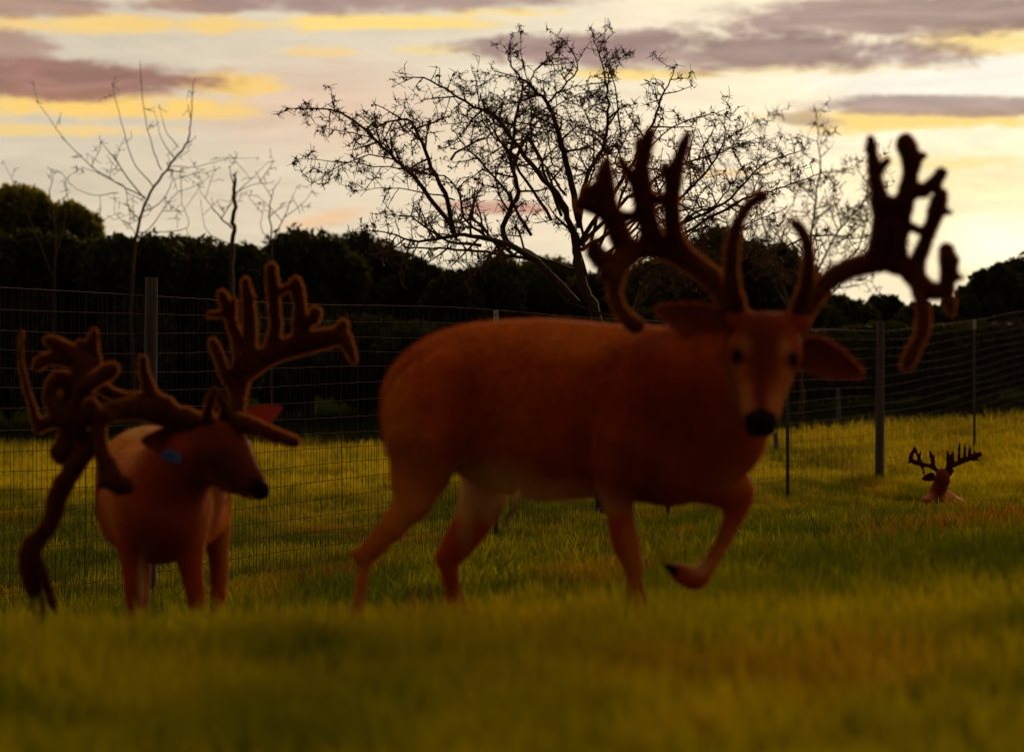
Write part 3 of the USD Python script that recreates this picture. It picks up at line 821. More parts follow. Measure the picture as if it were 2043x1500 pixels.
B.limb(Z4((1180, 700), (1080, 560), (1020, 470), (900, 380)), TY + 0.3, TY + 1.2, 0.016, 0.004, 0.13, 0.5)
B.limb(Z4((1225, 760), (1290, 600), (1280, 430), (1240, 330)), TY + 0.3, TY + 1.2, 0.016, 0.004, 0.13, 0.5)
B.limb(Z4((1190, 1130), (1420, 1180), (1600, 950), (1680, 850)), TY, TY - 0.6, 0.020, 0.006, 0.2, 0.4)
for (u0, v0), (u1, v1) in [((1080, 520), (760, 490)), ((1020, 505), (842, 335)), ((1060, 470), (905, 262)), ((1100, 440), (962, 205)), ((1120, 430), (1030, 150)), ((1150, 470), (1092, 250)), ((1165, 500), (1150, 300)), ((1180, 480), (1205, 260)),
                           ((1190, 500), (1262, 245)), ((1195, 520), (1305, 330)), ((1195, 540), (1370, 335)), ((1198, 560), (1420, 430)), ((1150, 540), (1005, 420)), ((1170, 550), (1085, 400)), ((1000, 500), (882, 425)), ((960, 490), (790, 430)), ((1200, 560), (1480, 335)), ((1200, 580), (1560, 420)), ((1300, 500), (1640, 345)), ((1200, 600), (1500, 480)), ((1350, 520), (1690, 470)), ((1300, 470), (1600, 300)), ((1210, 600), (1420, 520)), ((1190, 560), (1330, 440))]:
    q = np.random.default_rng(int(u1))
    mid = ((u0 + u1) / 2 + q.uniform(-28, 28), (v0 + v1) / 2 + q.uniform(-25, 25))
    m2 = ((u0 + 3 * u1) / 4 + q.uniform(-22, 22), (v0 + 3 * v1) / 4 + q.uniform(-18, 18))
    B.limb([(u0, v0), mid, m2, (u1, v1)], TY, TY + q.uniform(-1.3, 1.3), 0.020, 0.005, 0.18, 0.32)
B.build('bare_tree', np.array([(1200 - UC) / FPX * TY, TY, zb]), 'wide leafless thorny tree with twisted limbs behind the main deer', M_bark, M_twig)

# thin leafless saplings right of the big tree, seen between the antlers
SY = 58.0
B = Bare(np.random.default_rng(35), 1.7)
ub, sb = 1600, 0
zb = float(ground_z([((ub - UC) / FPX * SY, SY)])[0])
vb = VH - (zb - CAMZ) * FPX / SY
B.limb([(ub, vb + 6), (1598, 760), (1590, 640), (1606, 540), (1625, 420), (1634, 320), (1628, 228)], SY, SY, 0.030, 0.004, 0.16, 0.45, 0.9, 0.4)
B.limb([(1594, 700), (1560, 560), (1520, 440), (1514, 330), (1532, 232)], SY, SY - 1.0, 0.018, 0.003, 0.18, 0.4, 0.7)
B.limb([(1592, 660), (1640, 520), (1690, 440), (1740, 380), (1700, 330)], SY, SY + 1.0, 0.016, 0.003, 0.13, 0.5, 0.8)
B.limb([(1592, 640), (1660, 560), (1720, 480), (1735, 400)], SY, SY - 1.0, 0.014, 0.003, 0.12, 0.5, 0.8)
B.limb([(1592, 650), (1540, 560), (1480, 470), (1455, 330)], SY, SY + 1.0, 0.014, 0.003, 0.13, 0.5, 0.8)
B.limb([(1596, 680), (1650, 600), (1700, 540), (1780, 470)], SY, SY + 0.4, 0.014, 0.003, 0.13, 0.45, 0.8)
B.limb([(1560, 560), (1545, 470), (1590, 390), (1580, 330)], SY, SY + 0.8, 0.010, 0.003, 0.13, 0.45, 0.8)
B.build('bare_sapling', np.array([(ub - UC) / FPX * SY, SY, zb]), 'thin leafless sapling with upright shoots between the big antlers', M_bark, M_twig)

LY = 56.0
B = Bare(np.random.default_rng(36), 1.75, 0.06)
ub = 262
zb = float(ground_z([((ub - UC) / FPX * LY, LY)])[0])
vb = VH - (zb - CAMZ) * FPX / LY
B.limb([(ub, vb + 8), (268, 800), (262, 600)] + Z5((660, 900), (710, 720), (810, 570), (900, 450), (922, 340), (930, 190)), LY, LY, 0.026, 0.004, 0.2, 0.28, 0.35, 0.6, up=0.05)
B.limb(Z5((780, 580), (730, 450), (692, 260), (677, 60)), LY, LY + 0.6, 0.007, 0.003, 0.4, 0.12, 0.3)
B.limb(Z5((740, 660), (640, 530), (585, 350), (545, 175)), LY, LY - 0.8, 0.007, 0.003, 0.4, 0.12, 0.3)
B.limb(Z5((700, 720), (590, 580), (545, 515), (490, 450)), LY, LY - 1.2, 0.009, 0.003, 0.12, 0.15, 0.4)
B.limb(Z5((700, 710), (590, 655), (480, 590), (385, 510), (290, 405), (183, 255)), LY, LY + 1.2, 0.008, 0.003, 0.14, 0.22, 0.4)
B.limb(Z5((570, 690), (440, 700), (320, 640)), LY, LY + 1.2, 0.006, 0.002, 0.2, 0.3, 0.4)
B.limb(Z5((590, 650), (480, 600), (400, 570), (300, 630)), LY, LY - 1.2, 0.005, 0.002, 0.2, 0.2, 0.4)
B.limb(Z5((840, 520), (780, 430), (747, 300)), LY, LY + 0.2, 0.006, 0.002, 0.4, 0.1, 0.3)
B.limb(Z5((860, 470), (800, 390), (772, 285)), LY, LY - 0.2, 0.006, 0.002, 0.4, 0.1, 0.3)
B.limb(Z5((830, 560), (960, 560), (1100, 525), (1235, 520)), LY, LY + 0.6, 0.005, 0.002, 0.4, 0.2, 0.3)
B.limb(Z5((690, 780), (770, 740), (830, 640), (810, 560)), LY, LY + 0.6, 0.007, 0.003, 0.14, 0.3, 0.4)
B.limb(Z5((680, 820), (620, 760), (610, 690)), LY, LY - 0.6, 0.008, 0.003, 0.12, 0.3, 0.4)
B.limb(Z5((665, 900), (740, 840), (840, 700), (960, 650), (1000, 620)), LY, LY + 0.8, 0.007, 0.002, 0.14, 0.35, 0.4)
B.limb(Z5((670, 880), (900, 860), (880, 740), (870, 620)), LY, LY + 1.0, 0.006, 0.002, 0.14, 0.35, 0.4)
B.limb(Z5((660, 940), (640, 860), (560, 800), (555, 730)), LY, LY - 1.0, 0.006, 0.002, 0.14, 0.3, 0.4)
B.build('bare_sapling', np.array([(ub - UC) / FPX * LY, LY, zb]), 'slender leafless sapling with long whippy shoots at the left', M_bark, M_twig)

NY = 56.5
B = Bare(np.random.default_rng(37), 1.9, 0.10)
ub = 464
zb = float(ground_z([((ub - UC) / FPX * NY, NY)])[0])
vb = VH - (zb - CAMZ) * FPX / NY
B.limb([(466, vb + 6), (462, 700)] + Z5((1120, 950), (1128, 800), (1134, 640)), NY, NY, 0.030, 0.018, 9, start=2)
B.limb(Z5((1134, 660), (1115, 610), (1108, 570)), NY, NY, 0.008, 0.003, 0.2, 0.15, 0.3)
B.limb(Z5((1134, 700), (1190, 640), (1285, 550)), NY, NY + 0.6, 0.006, 0.002, 0.15, 0.3, 0.3)
B.limb(Z5((1140, 690), (1230, 650), (1310, 640)), NY, NY - 0.6, 0.005, 0.002, 0.15, 0.25, 0.3)
B.limb(Z5((1118, 860), (1075, 820), (1050, 790)), NY, NY, 0.010, 0.006, 0.1, 0.25, 0.6)
B.limb(Z5((1060, 800), (1000, 730), (960, 670)), NY, NY + 0.4, 0.006, 0.002, 0.14, 0.25, 0.4)
B.limb(Z5((1115, 940), (1000, 880), (970, 740)), NY, NY + 0.4, 0.006, 0.002, 0.14, 0.3, 0.4)
B.build('dead_snag', np.array([(ub - UC) / FPX * NY, NY, zb]), 'broken-off dark dead snag right of the left sapling', M_bark, M_twig)
B = Bare(np.random.default_rng(38), 1.9, 0.10)
ub = 540
zb = float(ground_z([((ub - UC) / FPX * NY, NY)])[0])
vb = VH - (zb - CAMZ) * FPX / NY
B.limb([(ub, vb + 6), (541, 640)] + Z5((1310, 920), (1300, 780), (1320, 680), (1350, 630)), NY, NY, 0.014, 0.002, 0.2, 0.3, 0.3, 0.5)
B.limb(Z5((1320, 920), (1380, 780), (1430, 670)), NY, NY + 0.6, 0.008, 0.002, 0.2, 0.3, 0.3)
B.limb(Z5((1370, 810), (1440, 760), (1500, 690)), NY, NY + 0.6, 0.005, 0.002, 0.2, 0.2, 0.3)
B.limb(Z5((1315, 930), (1260, 860), (1275, 740)), NY, NY - 0.6, 0.006, 0.002, 0.2, 0.2, 0.3)
B.build('bare_sapling', np.array([(ub - UC) / FPX * NY, NY, zb]), 'small faint leafless sapling between the snag and the dome-shaped tree', M_bark, M_twig)
B = Bare(np.random.default_rng(39), 1.9, 0.10)
ub = 106
zb = float(ground_z([((ub - UC) / FPX * NY, NY)])[0])
vb = VH - (zb - CAMZ) * FPX / NY
B.limb([(ub, vb + 6), (108, 640), (110, 480)] + Z5((255, 780), (240, 690), (258, 600)), NY, NY, 0.014, 0.003, 0.2, 0.2, 0.3, 0.6)
B.limb([(108, 520), (128, 450), (128, 400)], NY, NY, 0.007, 0.003, 0.2, 0.2, 0.3)
B.limb([(108, 560), (60, 440), (8, 325)], NY, NY + 0.6, 0.006, 0.002, 0.3, 0.15, 0.3)
B.build('bare_sapling', np.array([(ub - UC) / FPX * NY, NY, zb]), 'crooked leafless stem in front of the far left tree', M_bark, M_twig)

# a few dry weeds standing in the grass
rng = np.random.default_rng(50)
for u, v0, v1, Y, lab in [(815, 1205, 1158, 12.5, 'dry dark weed stalk in the grass between the hind legs of the main deer'), (872, 1200, 1150, 12.2, 'forked dry weed stalk behind the far hind foot of the main deer'), (1898, 1170, 1105, 17.0, 'reddish dry weed clump in the grass at the right')]:
    x = (u - UC) / FPX * Y
    z0 = float(ground_z([(x, Y)])[0])
    top = CAMZ + (VH - v1) / FPX * Y
    H = max(top - z0, 0.15)
    t = thing('dry_weed', (x, Y, z0), lab, 'weed')
    st = []
    for k in range(5 if u < 1000 else 16):
        a = rng.uniform(0, 2 * np.pi)
        b = rng.uniform(0.05, 0.3) * H
        st.append(tube(spline([(0, 0, -0.02), (b * 0.3 * math.cos(a), b * 0.3 * math.sin(a), H * 0.5), (b * math.cos(a), b * math.sin(a), H * rng.uniform(0.75, 1.0))], 5), np.linspace(0.006, 0.004, 5), 5))
    part(t, 'stalk', join(st), M_weed)


# ------------------------------------------------------------------ deer
def leaf_ear(base, tip, face, width, cup, n=12, m=9, thick=0.006, side=0.0):
    """A cupped leaf-shaped ear: outer shell and lining."""
    base, tip, face = map(lambda a: np.asarray(a, float), (base, tip, face))
    ax = tip - base
    L = np.linalg.norm(ax)
    ax /= L
    face = face - (face @ ax) * ax
    face /= np.linalg.norm(face)
    sd = np.cross(ax, face)
    prof = lambda t: (np.sin(np.pi * min(1, t ** 0.62) * 0.98) ** 0.75 + 0.28 * (1 - t)) if t < 1 else 0.02
    S, Bk = [], []
    for i in range(n):
        t = i / (n - 1)
        w = width * prof(t)
        for j in range(m):
            q = 2 * j / (m - 1) - 1
            p = base + ax * L * t + sd * (w * q + side * math.sin(math.pi * t)) - face * (cup * w * (1 - q * q) - 0.02 * t)
            S.append(p + face * thick * 0.5)
            Bk.append(p - face * thick * (0.5 + 0.8 * (1 - q * q)))
    def grid(off, flip):
        f = []
        for i in range(n - 1):
            for j in range(m - 1):
                a, b, c, d = off + i * m + j, off + i * m + j + 1, off + (i + 1) * m + j + 1, off + (i + 1) * m + j
                f += [(a, c, b), (a, d, c)] if flip else [(a, b, c), (a, c, d)]
        return f
    front, back = np.array(S), np.array(Bk)
    rim = list(range(m)) + [i * m + m - 1 for i in range(1, n)] + [(n - 1) * m + j for j in range(m - 2, -1, -1)] + [i * m for i in range(n - 2, 0, -1)]
    v = np.vstack([front, back])
    f = grid(0, False) + grid(n * m, True)
    for a, b in zip(rim, rim[1:] + rim[:1]):
        f += [(a, b + n * m, b), (a, a + n * m, b + n * m)]
    return v, np.array(f)


def sculpt(v, f, dents):
    """Muscle relief: pushes the near side of a body in or out by so many metres around points of the photograph."""
    n = normals(v, f)
    U, W = UC + v[:, 0] / v[:, 1] * FPX, VH - (v[:, 2] - CAMZ) / v[:, 1] * FPX
    face = np.clip(-n[:, 1] * 2, 0, 1)
    d = sum(m * np.exp(-((U - u) / ru) ** 2 - ((W - w) / rw) ** 2) for u, w, ru, rw, m in dents)
    return v + n * (face * d)[:, None]


def paint(v, base, patches):
    """Coat colours with some light and shade painted in: patches of (u, v, radius px, colour, strength) seen in the photograph's direction, blended over the base coat."""
    c = np.tile(np.asarray(base, float), (len(v), 1))
    U, W = UC + v[:, 0] / v[:, 1] * FPX, VH - (v[:, 2] - CAMZ) / v[:, 1] * FPX
    for u, w, ru, rw, col, k in patches:
        d = np.sqrt(((U - u) / ru) ** 2 + ((W - w) / rw) ** 2)
        a = np.clip(1.35 - d, 0, 1) / 1.0
        a = np.clip(a, 0, 1)[:, None] * k
        c = c * (1 - a) + np.asarray(col) * a
    return c


RED, PALE, WHITE, DARK = (0.205, 0.027, 0.002), (0.34, 0.115, 0.014), (0.42, 0.24, 0.08), (0.050, 0.006, 0.001)
rng = np.random.default_rng(77)


def antler(deer, blob, org, h, n, label=None, length=0.009):
    blob.p = [(a, b, ra, rb, k * 0.6, x, q) for a, b, ra, rb, k, x, q in blob.p]
    v, f = blob.mesh(h, 2)
    nz = normals(v, f)
    v = v + nz * ((meshkit.fbm(v * 26, 3, 3) - 0.5) * 0.013)[:, None]
    p = part(deer, 'antler', (v, f), M_velvet, True, org, label=label)
    if n:
        fuzz(p, 'velvet_fuzz', v, f, n, length, 0.0011, M_velvet_hair, rng, None, 1.0, org)
    return p


# ---- the main deer
def Z3(*pts):
    return [(1120 + a / 2.206, 220 + b / 2.206, Y, 0.94 * r / 2.206) for a, b, Y, r in pts]


org = px(1130, 855, 10.05)
org[2] = float(ground_z([org[:2]])[0])
deer = thing('deer', org, 'big russet buck striding across the foreground, head turned to the viewer', 'deer')
Lax = np.array([math.sin(math.radians(20)), math.cos(math.radians(20)), 0.0])    # across the body, away from the viewer
yc = lambda u: 10.05 - (u - 1130) / 600 * 0.364
B = Blob()
B.chain([(858, 800, yc(858), 92), (900, 793, yc(900), 114), (945, 791, yc(945), 130)], 0.04, Lax, 0.74, 6)
B.chain([(945, 793, yc(945), 130), (1000, 802, yc(1000), 146), (1050, 814, yc(1050), 162)], 0.04, Lax, 0.76, 6)
B.chain([(1050, 815, yc(1050), 162), (1110, 818, yc(1110), 168), (1210, 819, yc(1210), 160), (1300, 830, yc(1300), 162), (1375, 842, yc(1375), 146)], 0.04, Lax, 0.80, 10)
B.chain([(1375, 850, yc(1375) - 0.05, 140), (1440, 860, yc(1440) - 0.05, 84)], 0.06, Lax, 0.9)
B.chain([(1310, 775, 9.86, 112), (1390, 765, 9.74, 108), (1460, 745, 9.70, 84), (1505, 715, 9.62, 62)], 0.07)
B.chain([(1410, 850, 9.80, 95), (1455, 820, 9.70, 78)], 0.08)
yn, yf = -0.17, 0.13
B.chain([(1330, 945, 9.86, 58), (1385, 940, 9.84, 52)], 0.05)
# near hind leg
B.chain([(905, 765, yc(900) + yn * 0.7, 66), (852, 812, yc(850) + yn * 0.9, 82), (852, 865, yc(850) + yn * 1.08, 70), (858, 920, yc(850) + yn, 48), (828, 1003, yc(850) + yn, 29), (768, 1074, yc(850) + yn, 15), (730, 1110, yc(850) + yn, 15)], 0.04, None, 1.0, 10)
B.chain([(830, 880, yc(850) + yn * 0.9, 55), (812, 960, yc(850) + yn, 32)], 0.05)
B.chain([(802, 1000, yc(850) + yn, 16), (756, 1062, yc(850) + yn, 9), (714, 1108, yc(850) + yn, 10)], 0.02)
B.chain([(722, 1108, yc(850) + yn, 11), (706, 1104, yc(850) + yn, 8)], 0.015)
B.chain([(728, 1112, yc(850) + yn, 15), (722, 1160, yc(850) + yn, 11), (716, 1212, yc(850) + yn, 12), (720, 1238, yc(850) + yn, 16), (732, 1280, yc(850) + yn, 17)], 0.02)
# far hind leg
ya = yc(950) + yf
B.chain([(920, 835, ya, 80), (974, 935, ya, 46), (960, 1005, ya, 38), (928, 1066, ya, 28), (893, 1112, ya, 22)], 0.04, None, 1.0, 9)
B.chain([(893, 1116, ya, 24), (899, 1150, ya, 16), (908, 1195, ya, 14), (914, 1225, ya, 17), (926, 1265, ya, 18)], 0.02)
# near front leg
yb = yc(1240) + yn
B.chain([(1290, 740, yb + 0.08, 70), (1282, 815, yb - 0.035, 92), (1246, 905, yb - 0.02, 72), (1228, 950, yb, 37), (1233, 1000, yb, 26), (1241, 1045, yb, 20), (1246, 1072, yb, 22), (1252, 1094, yb, 20), (1260, 1118, yb, 13), (1264, 1140, yb, 12), (1270, 1190, yb, 13), (1276, 1215, yb, 16), (1288, 1262, yb, 17)], 0.035, None, 1.0, 16)
# raised far front leg
yd = yc(1420) + 0.06
B.chain([(1375, 900, yd - 0.02, 70), (1412, 948, yd, 48), (1445, 965, yd, 37), (1472, 984, yd, 30)], 0.04, None, 1.0, 7)
B.chain([(1474, 984, yd, 26), (1470, 1008, yd, 23), (1462, 1034, yd, 16), (1448, 1068, yd, 14), (1424, 1112, yd, 13), (1400, 1146, yd, 16), (1384, 1154, yd, 19), (1362, 1146, yd, 16), (1346, 1136, yd, 12)], 0.02, None, 1.0, 14)
# head
B.chain([(1531, 676, 9.56, 53), (1526, 706, 9.54, 57), (1523, 752, 9.51, 45), (1519, 800, 9.47, 33), (1518, 842, 9.44, 27)], 0.03, np.array([1.0, 0, 0]), 1.08, 9)
B.chain([(1478, 690, 9.52, 24), (1472, 712, 9.51, 18)], 0.03)
B.chain([(1574, 694, 9.52, 24), (1580, 716, 9.51, 18)], 0.03)
B.chain([(1525, 740, 9.62, 48), (1520, 800, 9.56, 34)], 0.04)
B.chain([(1500, 652, 9.56, 27), (1472, 634, 9.57, 25)], 0.02)
B.chain([(1560, 654, 9.56, 27), (1594, 640, 9.57, 25)], 0.02)
B.chain([(1034, 985, 9.9, 8), (1028, 1006, 9.9, 5), (1003, 1054, 9.9, 3)], 0.012)
v, f = B.mesh(0.0095, 3)
v = sculpt(v, f, [(958, 880, 48, 75, -0.026), (1180, 860, 34, 100, -0.022), (1205, 735, 34, 62, -0.016), (926, 770, 22, 80, -0.018), (1278, 800, 46, 90, 0.016), (872, 722, 34, 28, 0.014), (1090, 850, 70, 100, 0.010), (1385, 840, 34, 90, -0.018),
                   (870, 900, 26, 40, 0.010), (800, 900, 22, 60, -0.010), (1250, 940, 14, 50, -0.010), (1330, 930, 30, 40, 0.012), (1500, 760, 9, 50, -0.006), (1543, 760, 9, 50, -0.006), (1521, 740, 9, 60, 0.006)])
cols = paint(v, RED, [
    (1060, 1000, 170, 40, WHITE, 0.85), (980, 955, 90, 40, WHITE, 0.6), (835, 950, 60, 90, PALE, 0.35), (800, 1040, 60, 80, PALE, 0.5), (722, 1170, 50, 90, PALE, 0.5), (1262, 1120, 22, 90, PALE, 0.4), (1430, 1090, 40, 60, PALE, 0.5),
    (928, 1000, 20, 90, WHITE, 0.5), (1050, 640, 330, 60, (0.31, 0.060, 0.003), 0.65), (1180, 690, 110, 40, (0.24, 0.055, 0.004), 0.5), (1000, 880, 80, 60, (0.24, 0.045, 0.004), 0.6), (790, 850, 40, 110, (0.33, 0.08, 0.005), 0.6), (1480, 850, 50, 90, (0.24, 0.04, 0.004), 0.5), (1270, 740, 60, 70, (0.13, 0.010, 0.001), 0.5), (1455, 955, 40, 30, PALE, 0.3), (1395, 1125, 22, 22, WHITE, 0.6), (1290, 880, 90, 110, (0.14, 0.026, 0.005), 0.5), (1290, 990, 130, 30, DARK, 0.6),  # the orange back paints light from overhead, among true coat tones
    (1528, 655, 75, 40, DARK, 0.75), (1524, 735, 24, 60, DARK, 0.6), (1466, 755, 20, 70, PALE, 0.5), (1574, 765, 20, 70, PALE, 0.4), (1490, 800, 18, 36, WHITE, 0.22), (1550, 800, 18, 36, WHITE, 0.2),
    (1488, 692, 15, 20, WHITE, 0.25), (1564, 694, 15, 20, WHITE, 0.22), (1470, 711, 19, 22, DARK, 0.9), (1581, 717, 19, 22, DARK, 0.9), (1518, 800, 14, 60, DARK, 0.6), (1016, 1032, 30, 34, DARK, 0.95), (1290, 770, 110, 110, (0.13, 0.009, 0.001), 0.6), (1150, 692, 70, 26, (0.34, 0.064, 0.003), 0.6), (1225, 668, 55, 18, (0.34, 0.064, 0.003), 0.6), (1524, 690, 40, 60, DARK, 0.7)])  # dark shoulder and pale band paint the relief of the neck crease
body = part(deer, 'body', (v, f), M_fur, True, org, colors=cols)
lie = np.array([-0.75, 0.3, -0.55])
fuzz(body, 'coat', v, f, 60000, 0.018, 0.0010, M_hair, rng, lie, 0.5, org, cols, None, 0.36)
for (u, w, Y, r) in ((1471, 710, 9.478, 13), (1580, 716, 9.478, 13)):
    e = trimesh.creation.icosphere(3, r * Y / FPX)
    e.apply_transform(np.diag([0.95, 0.9, 1.1, 1.0]))
    e.apply_translation(px(u, w, Y))
    part(deer, 'eye', e, M_eye, True, org)
nb = Blob()
nb.chain([(1501, 837, 9.41, 16), (1518, 833, 9.40, 17), (1535, 837, 9.41, 16)], 0.012)
nb.chain([(1506, 852, 9.42, 19), (1530, 852, 9.42, 19)], 0.012)
v, f = nb.mesh(0.004, 2)
part(deer, 'nose', (v, f), M_nose, True, org)
Y = 9.585
for bs, tp, fc, w, sd in (((1458, 668, Y), (1312, 616, Y + 0.09), (0.25, -1, -0.15), 0.056, 0.0), ((1592, 694, Y), (1718, 744, Y + 0.05), (-0.25, -1, -0.25), 0.050, 0.0)):
    ev, ef = leaf_ear(px(*bs), px(*tp), fc, w, 0.5, 16, 11)
    ec = paint(ev, (0.17, 0.030, 0.010), [(1650, 772, 45, 25, (0.30, 0.035, 0.018), 0.7)])
    p = part(deer, 'ear', (ev, ef), M_fur, True, org, colors=ec)
    fuzz(p, 'ear_fringe', ev, ef, 3500, 0.015, 0.0009, M_hair, rng, (tp[0] - bs[0]) / 150 * np.array([0.6, 0, 0]) + np.array([0, 0, 0.1]), 0.6, org, ec)
for ends in ([(724, 1258, yc(850) + yn), (738, 1296, yc(850) + yn - 0.02)], [(920, 1248, ya), (936, 1284, ya - 0.02)], [(1284, 1246, yb), (1298, 1284, yb - 0.02)], [(1350, 1139, yd), (1332, 1129, yd + 0.02)]):
    hb = Blob()
    for s in (-0.012, 0.012):
        a, b = px(*ends[0]) + Lax * s, px(*ends[1]) + Lax * s * 1.2
        hb.seg(a, b, 0.020, 0.009, 0.004)
    part(deer, 'hoof', hb.mesh(0.004, 1), M_hoof, True, org)
# left antler as seen
A = Blob()
A.chain(Z3((775, 915, 9.57, 46), (738, 850, 9.6, 44), (690, 765, 9.65, 46), (600, 690, 9.72, 46), (500, 628, 9.76, 45), (410, 600, 9.76, 42), (320, 625, 9.72, 42), (255, 680, 9.66, 42), (238, 740, 9.62, 34)), 0.02, fine=18)
A.chain(Z3((775, 905, 9.57, 46), (750, 760, 9.53, 33), (748, 640, 9.5, 26), (770, 520, 9.5, 22), (812, 430, 9.51, 19), (870, 382, 9.52, 17), (888, 380, 9.52, 15)), 0.03, fine=14)
A.chain(Z3((240, 730, 9.62, 34), (235, 800, 9.57, 27), (255, 870, 9.53, 28), (300, 930, 9.5, 33), (332, 950, 9.49, 37)), 0.015, fine=9)
A.chain(Z3((250, 690, 9.64, 40), (195, 720, 9.52, 33)), 0.02)
A.chain(Z3((240, 680, 9.66, 36), (180, 660, 9.6, 40), (145, 620, 9.5, 36), (143, 590, 9.48, 30)), 0.02)
A.chain(Z3((540, 650, 9.75, 42), (500, 560, 9.73, 36), (487, 450, 9.7, 34), (490, 340, 9.68, 33), (515, 220, 9.66, 25), (555, 108, 9.65, 18)), 0.03, fine=12)
A.chain(Z3((488, 330, 9.68, 30), (455, 265, 9.66, 18), (448, 238, 9.65, 13)), 0.02)
A.chain(Z3((490, 390, 9.7, 30), (440, 395, 9.7, 24), (410, 385, 9.71, 18)), 0.02)
A.chain(Z3((415, 615, 9.76, 45), (388, 520, 9.74, 44), (365, 420, 9.72, 42), (352, 300, 9.7, 36), (360, 200, 9.68, 29), (388, 105, 9.66, 27)), 0.03, fine=12)
A.chain(Z3((352, 380, 9.71, 30), (310, 300, 9.7, 22), (262, 222, 9.7, 15)), 0.02)
A.chain(Z3((350, 180, 9.68, 22), (335, 140, 9.68, 15)), 0.02)
A.chain(Z3((290, 640, 9.72, 45), (262, 560, 9.71, 42), (225, 480, 9.7, 40), (195, 400, 9.69, 46), (190, 320, 9.68, 36), (198, 228, 9.67, 22)), 0.03, fine=12)
A.chain(Z3((205, 440, 9.7, 38), (140, 415, 9.68, 34), (75, 420, 9.66, 20)), 0.03)
A.chain(Z3((170, 340, 9.69, 30), (110, 360, 9.67, 20), (90, 400, 9.66, 20)), 0.03)
A.chain(Z3((240, 470, 9.71, 26), (300, 468, 9.71, 20), (360, 470, 9.72, 26)), 0.02)
A.chain(Z3((285, 600, 9.72, 30), (240, 640, 9.7, 26)), 0.02)
antler(deer, A, org, 0.0062, 26000, 'left antler with a broad dark club and a curled hanging tine')
A = Blob()
A.chain(Z3((1040, 930, 9.57, 42), (1085, 855, 9.6, 42), (1150, 775, 9.65, 40), (1230, 715, 9.69, 42), (1330, 680, 9.72, 42), (1430, 665, 9.73, 42), (1520, 690, 9.7, 46), (1570, 755, 9.66, 40), (1592, 800, 9.62, 34)), 0.02, fine=18)
A.chain(Z3((1040, 915, 9.57, 40), (1072, 790, 9.53, 30), (1092, 680, 9.5, 23), (1082, 590, 9.5, 20), (1055, 525, 9.51, 18), (1020, 495, 9.52, 15)), 0.03, fine=12)
A.chain(Z3((1575, 780, 9.65, 34), (1585, 850, 9.58, 29), (1595, 920, 9.54, 28), (1580, 1000, 9.51, 27), (1545, 1070, 9.49, 28), (1520, 1120, 9.48, 26)), 0.015, fine=10)
A.chain(Z3((1580, 765, 9.66, 38), (1640, 795, 9.62, 36), (1690, 790, 9.58, 36)), 0.02)
A.chain(Z3((1690, 800, 9.58, 32), (1712, 850, 9.55, 22), (1716, 890, 9.54, 15)), 0.02)
A.chain(Z3((1690, 790, 9.58, 30), (1708, 720, 9.56, 36), (1705, 660, 9.55, 40), (1695, 618, 9.55, 34)), 0.025)
A.chain(Z3((1715, 730, 9.56, 26), (1765, 736, 9.56, 11)), 0.015)
A.chain(Z3((1370, 675, 9.72, 40), (1402, 560, 9.7, 35), (1405, 450, 9.69, 34), (1390, 340, 9.67, 30), (1372, 230, 9.66, 23), (1362, 125, 9.65, 18)), 0.03, fine=12)
A.chain(Z3((1390, 275, 9.67, 24), (1425, 235, 9.66, 15), (1440, 218, 9.66, 11)), 0.015)
A.chain(Z3((1470, 680, 9.72, 40), (1487, 560, 9.7, 36), (1500, 450, 9.69, 38), (1525, 340, 9.67, 35), (1540, 250, 9.66, 33), (1525, 170, 9.65, 36), (1515, 140, 9.65, 33)), 0.03, fine=13)
A.chain(Z3((1550, 235, 9.66, 26), (1582, 208, 9.66, 16), (1606, 196, 9.66, 11)), 0.015)
A.chain(Z3((1400, 400, 9.69, 34), (1500, 430, 9.69, 36)), 0.03)
A.chain(Z3((1405, 500, 9.69, 32), (1490, 500, 9.69, 34)), 0.03)
A.chain(Z3((1530, 360, 9.67, 34), (1590, 355, 9.66, 28), (1640, 320, 9.65, 28), (1672, 275, 9.64, 28)), 0.025)
A.chain(Z3((1555, 720, 9.69, 38), (1582, 630, 9.67, 28), (1620, 530, 9.66, 29), (1650, 440, 9.65, 33), (1672, 370, 9.64, 27)), 0.025, fine=10)
A.chain(Z3((1665, 440, 9.65, 26), (1712, 450, 9.65, 11)), 0.015)
A.chain(Z3((1505, 500, 9.69, 26), (1560, 525, 9.68, 15), (1612, 545, 9.67, 22)), 0.015)
antler(deer, A, org, 0.0062, 26000, 'right antler with five upright tines and a long hanging tine')

# ---- the second deer, left
def Z1(*pts):
    return [(a / 1.924, 480 + b / 1.924, Y, r / 1.924) for a, b, Y, r in pts]


def ZA(*pts):
    return [(a / 3.947, 620 + b / 3.947, Y, 0.92 * r / 3.947) for a, b, Y, r in pts]


def ZB(*pts):
    return [(400 + a / 5.0, 500 + b / 5.0, Y, 0.94 * r / 5.0) for a, b, Y, r in pts]


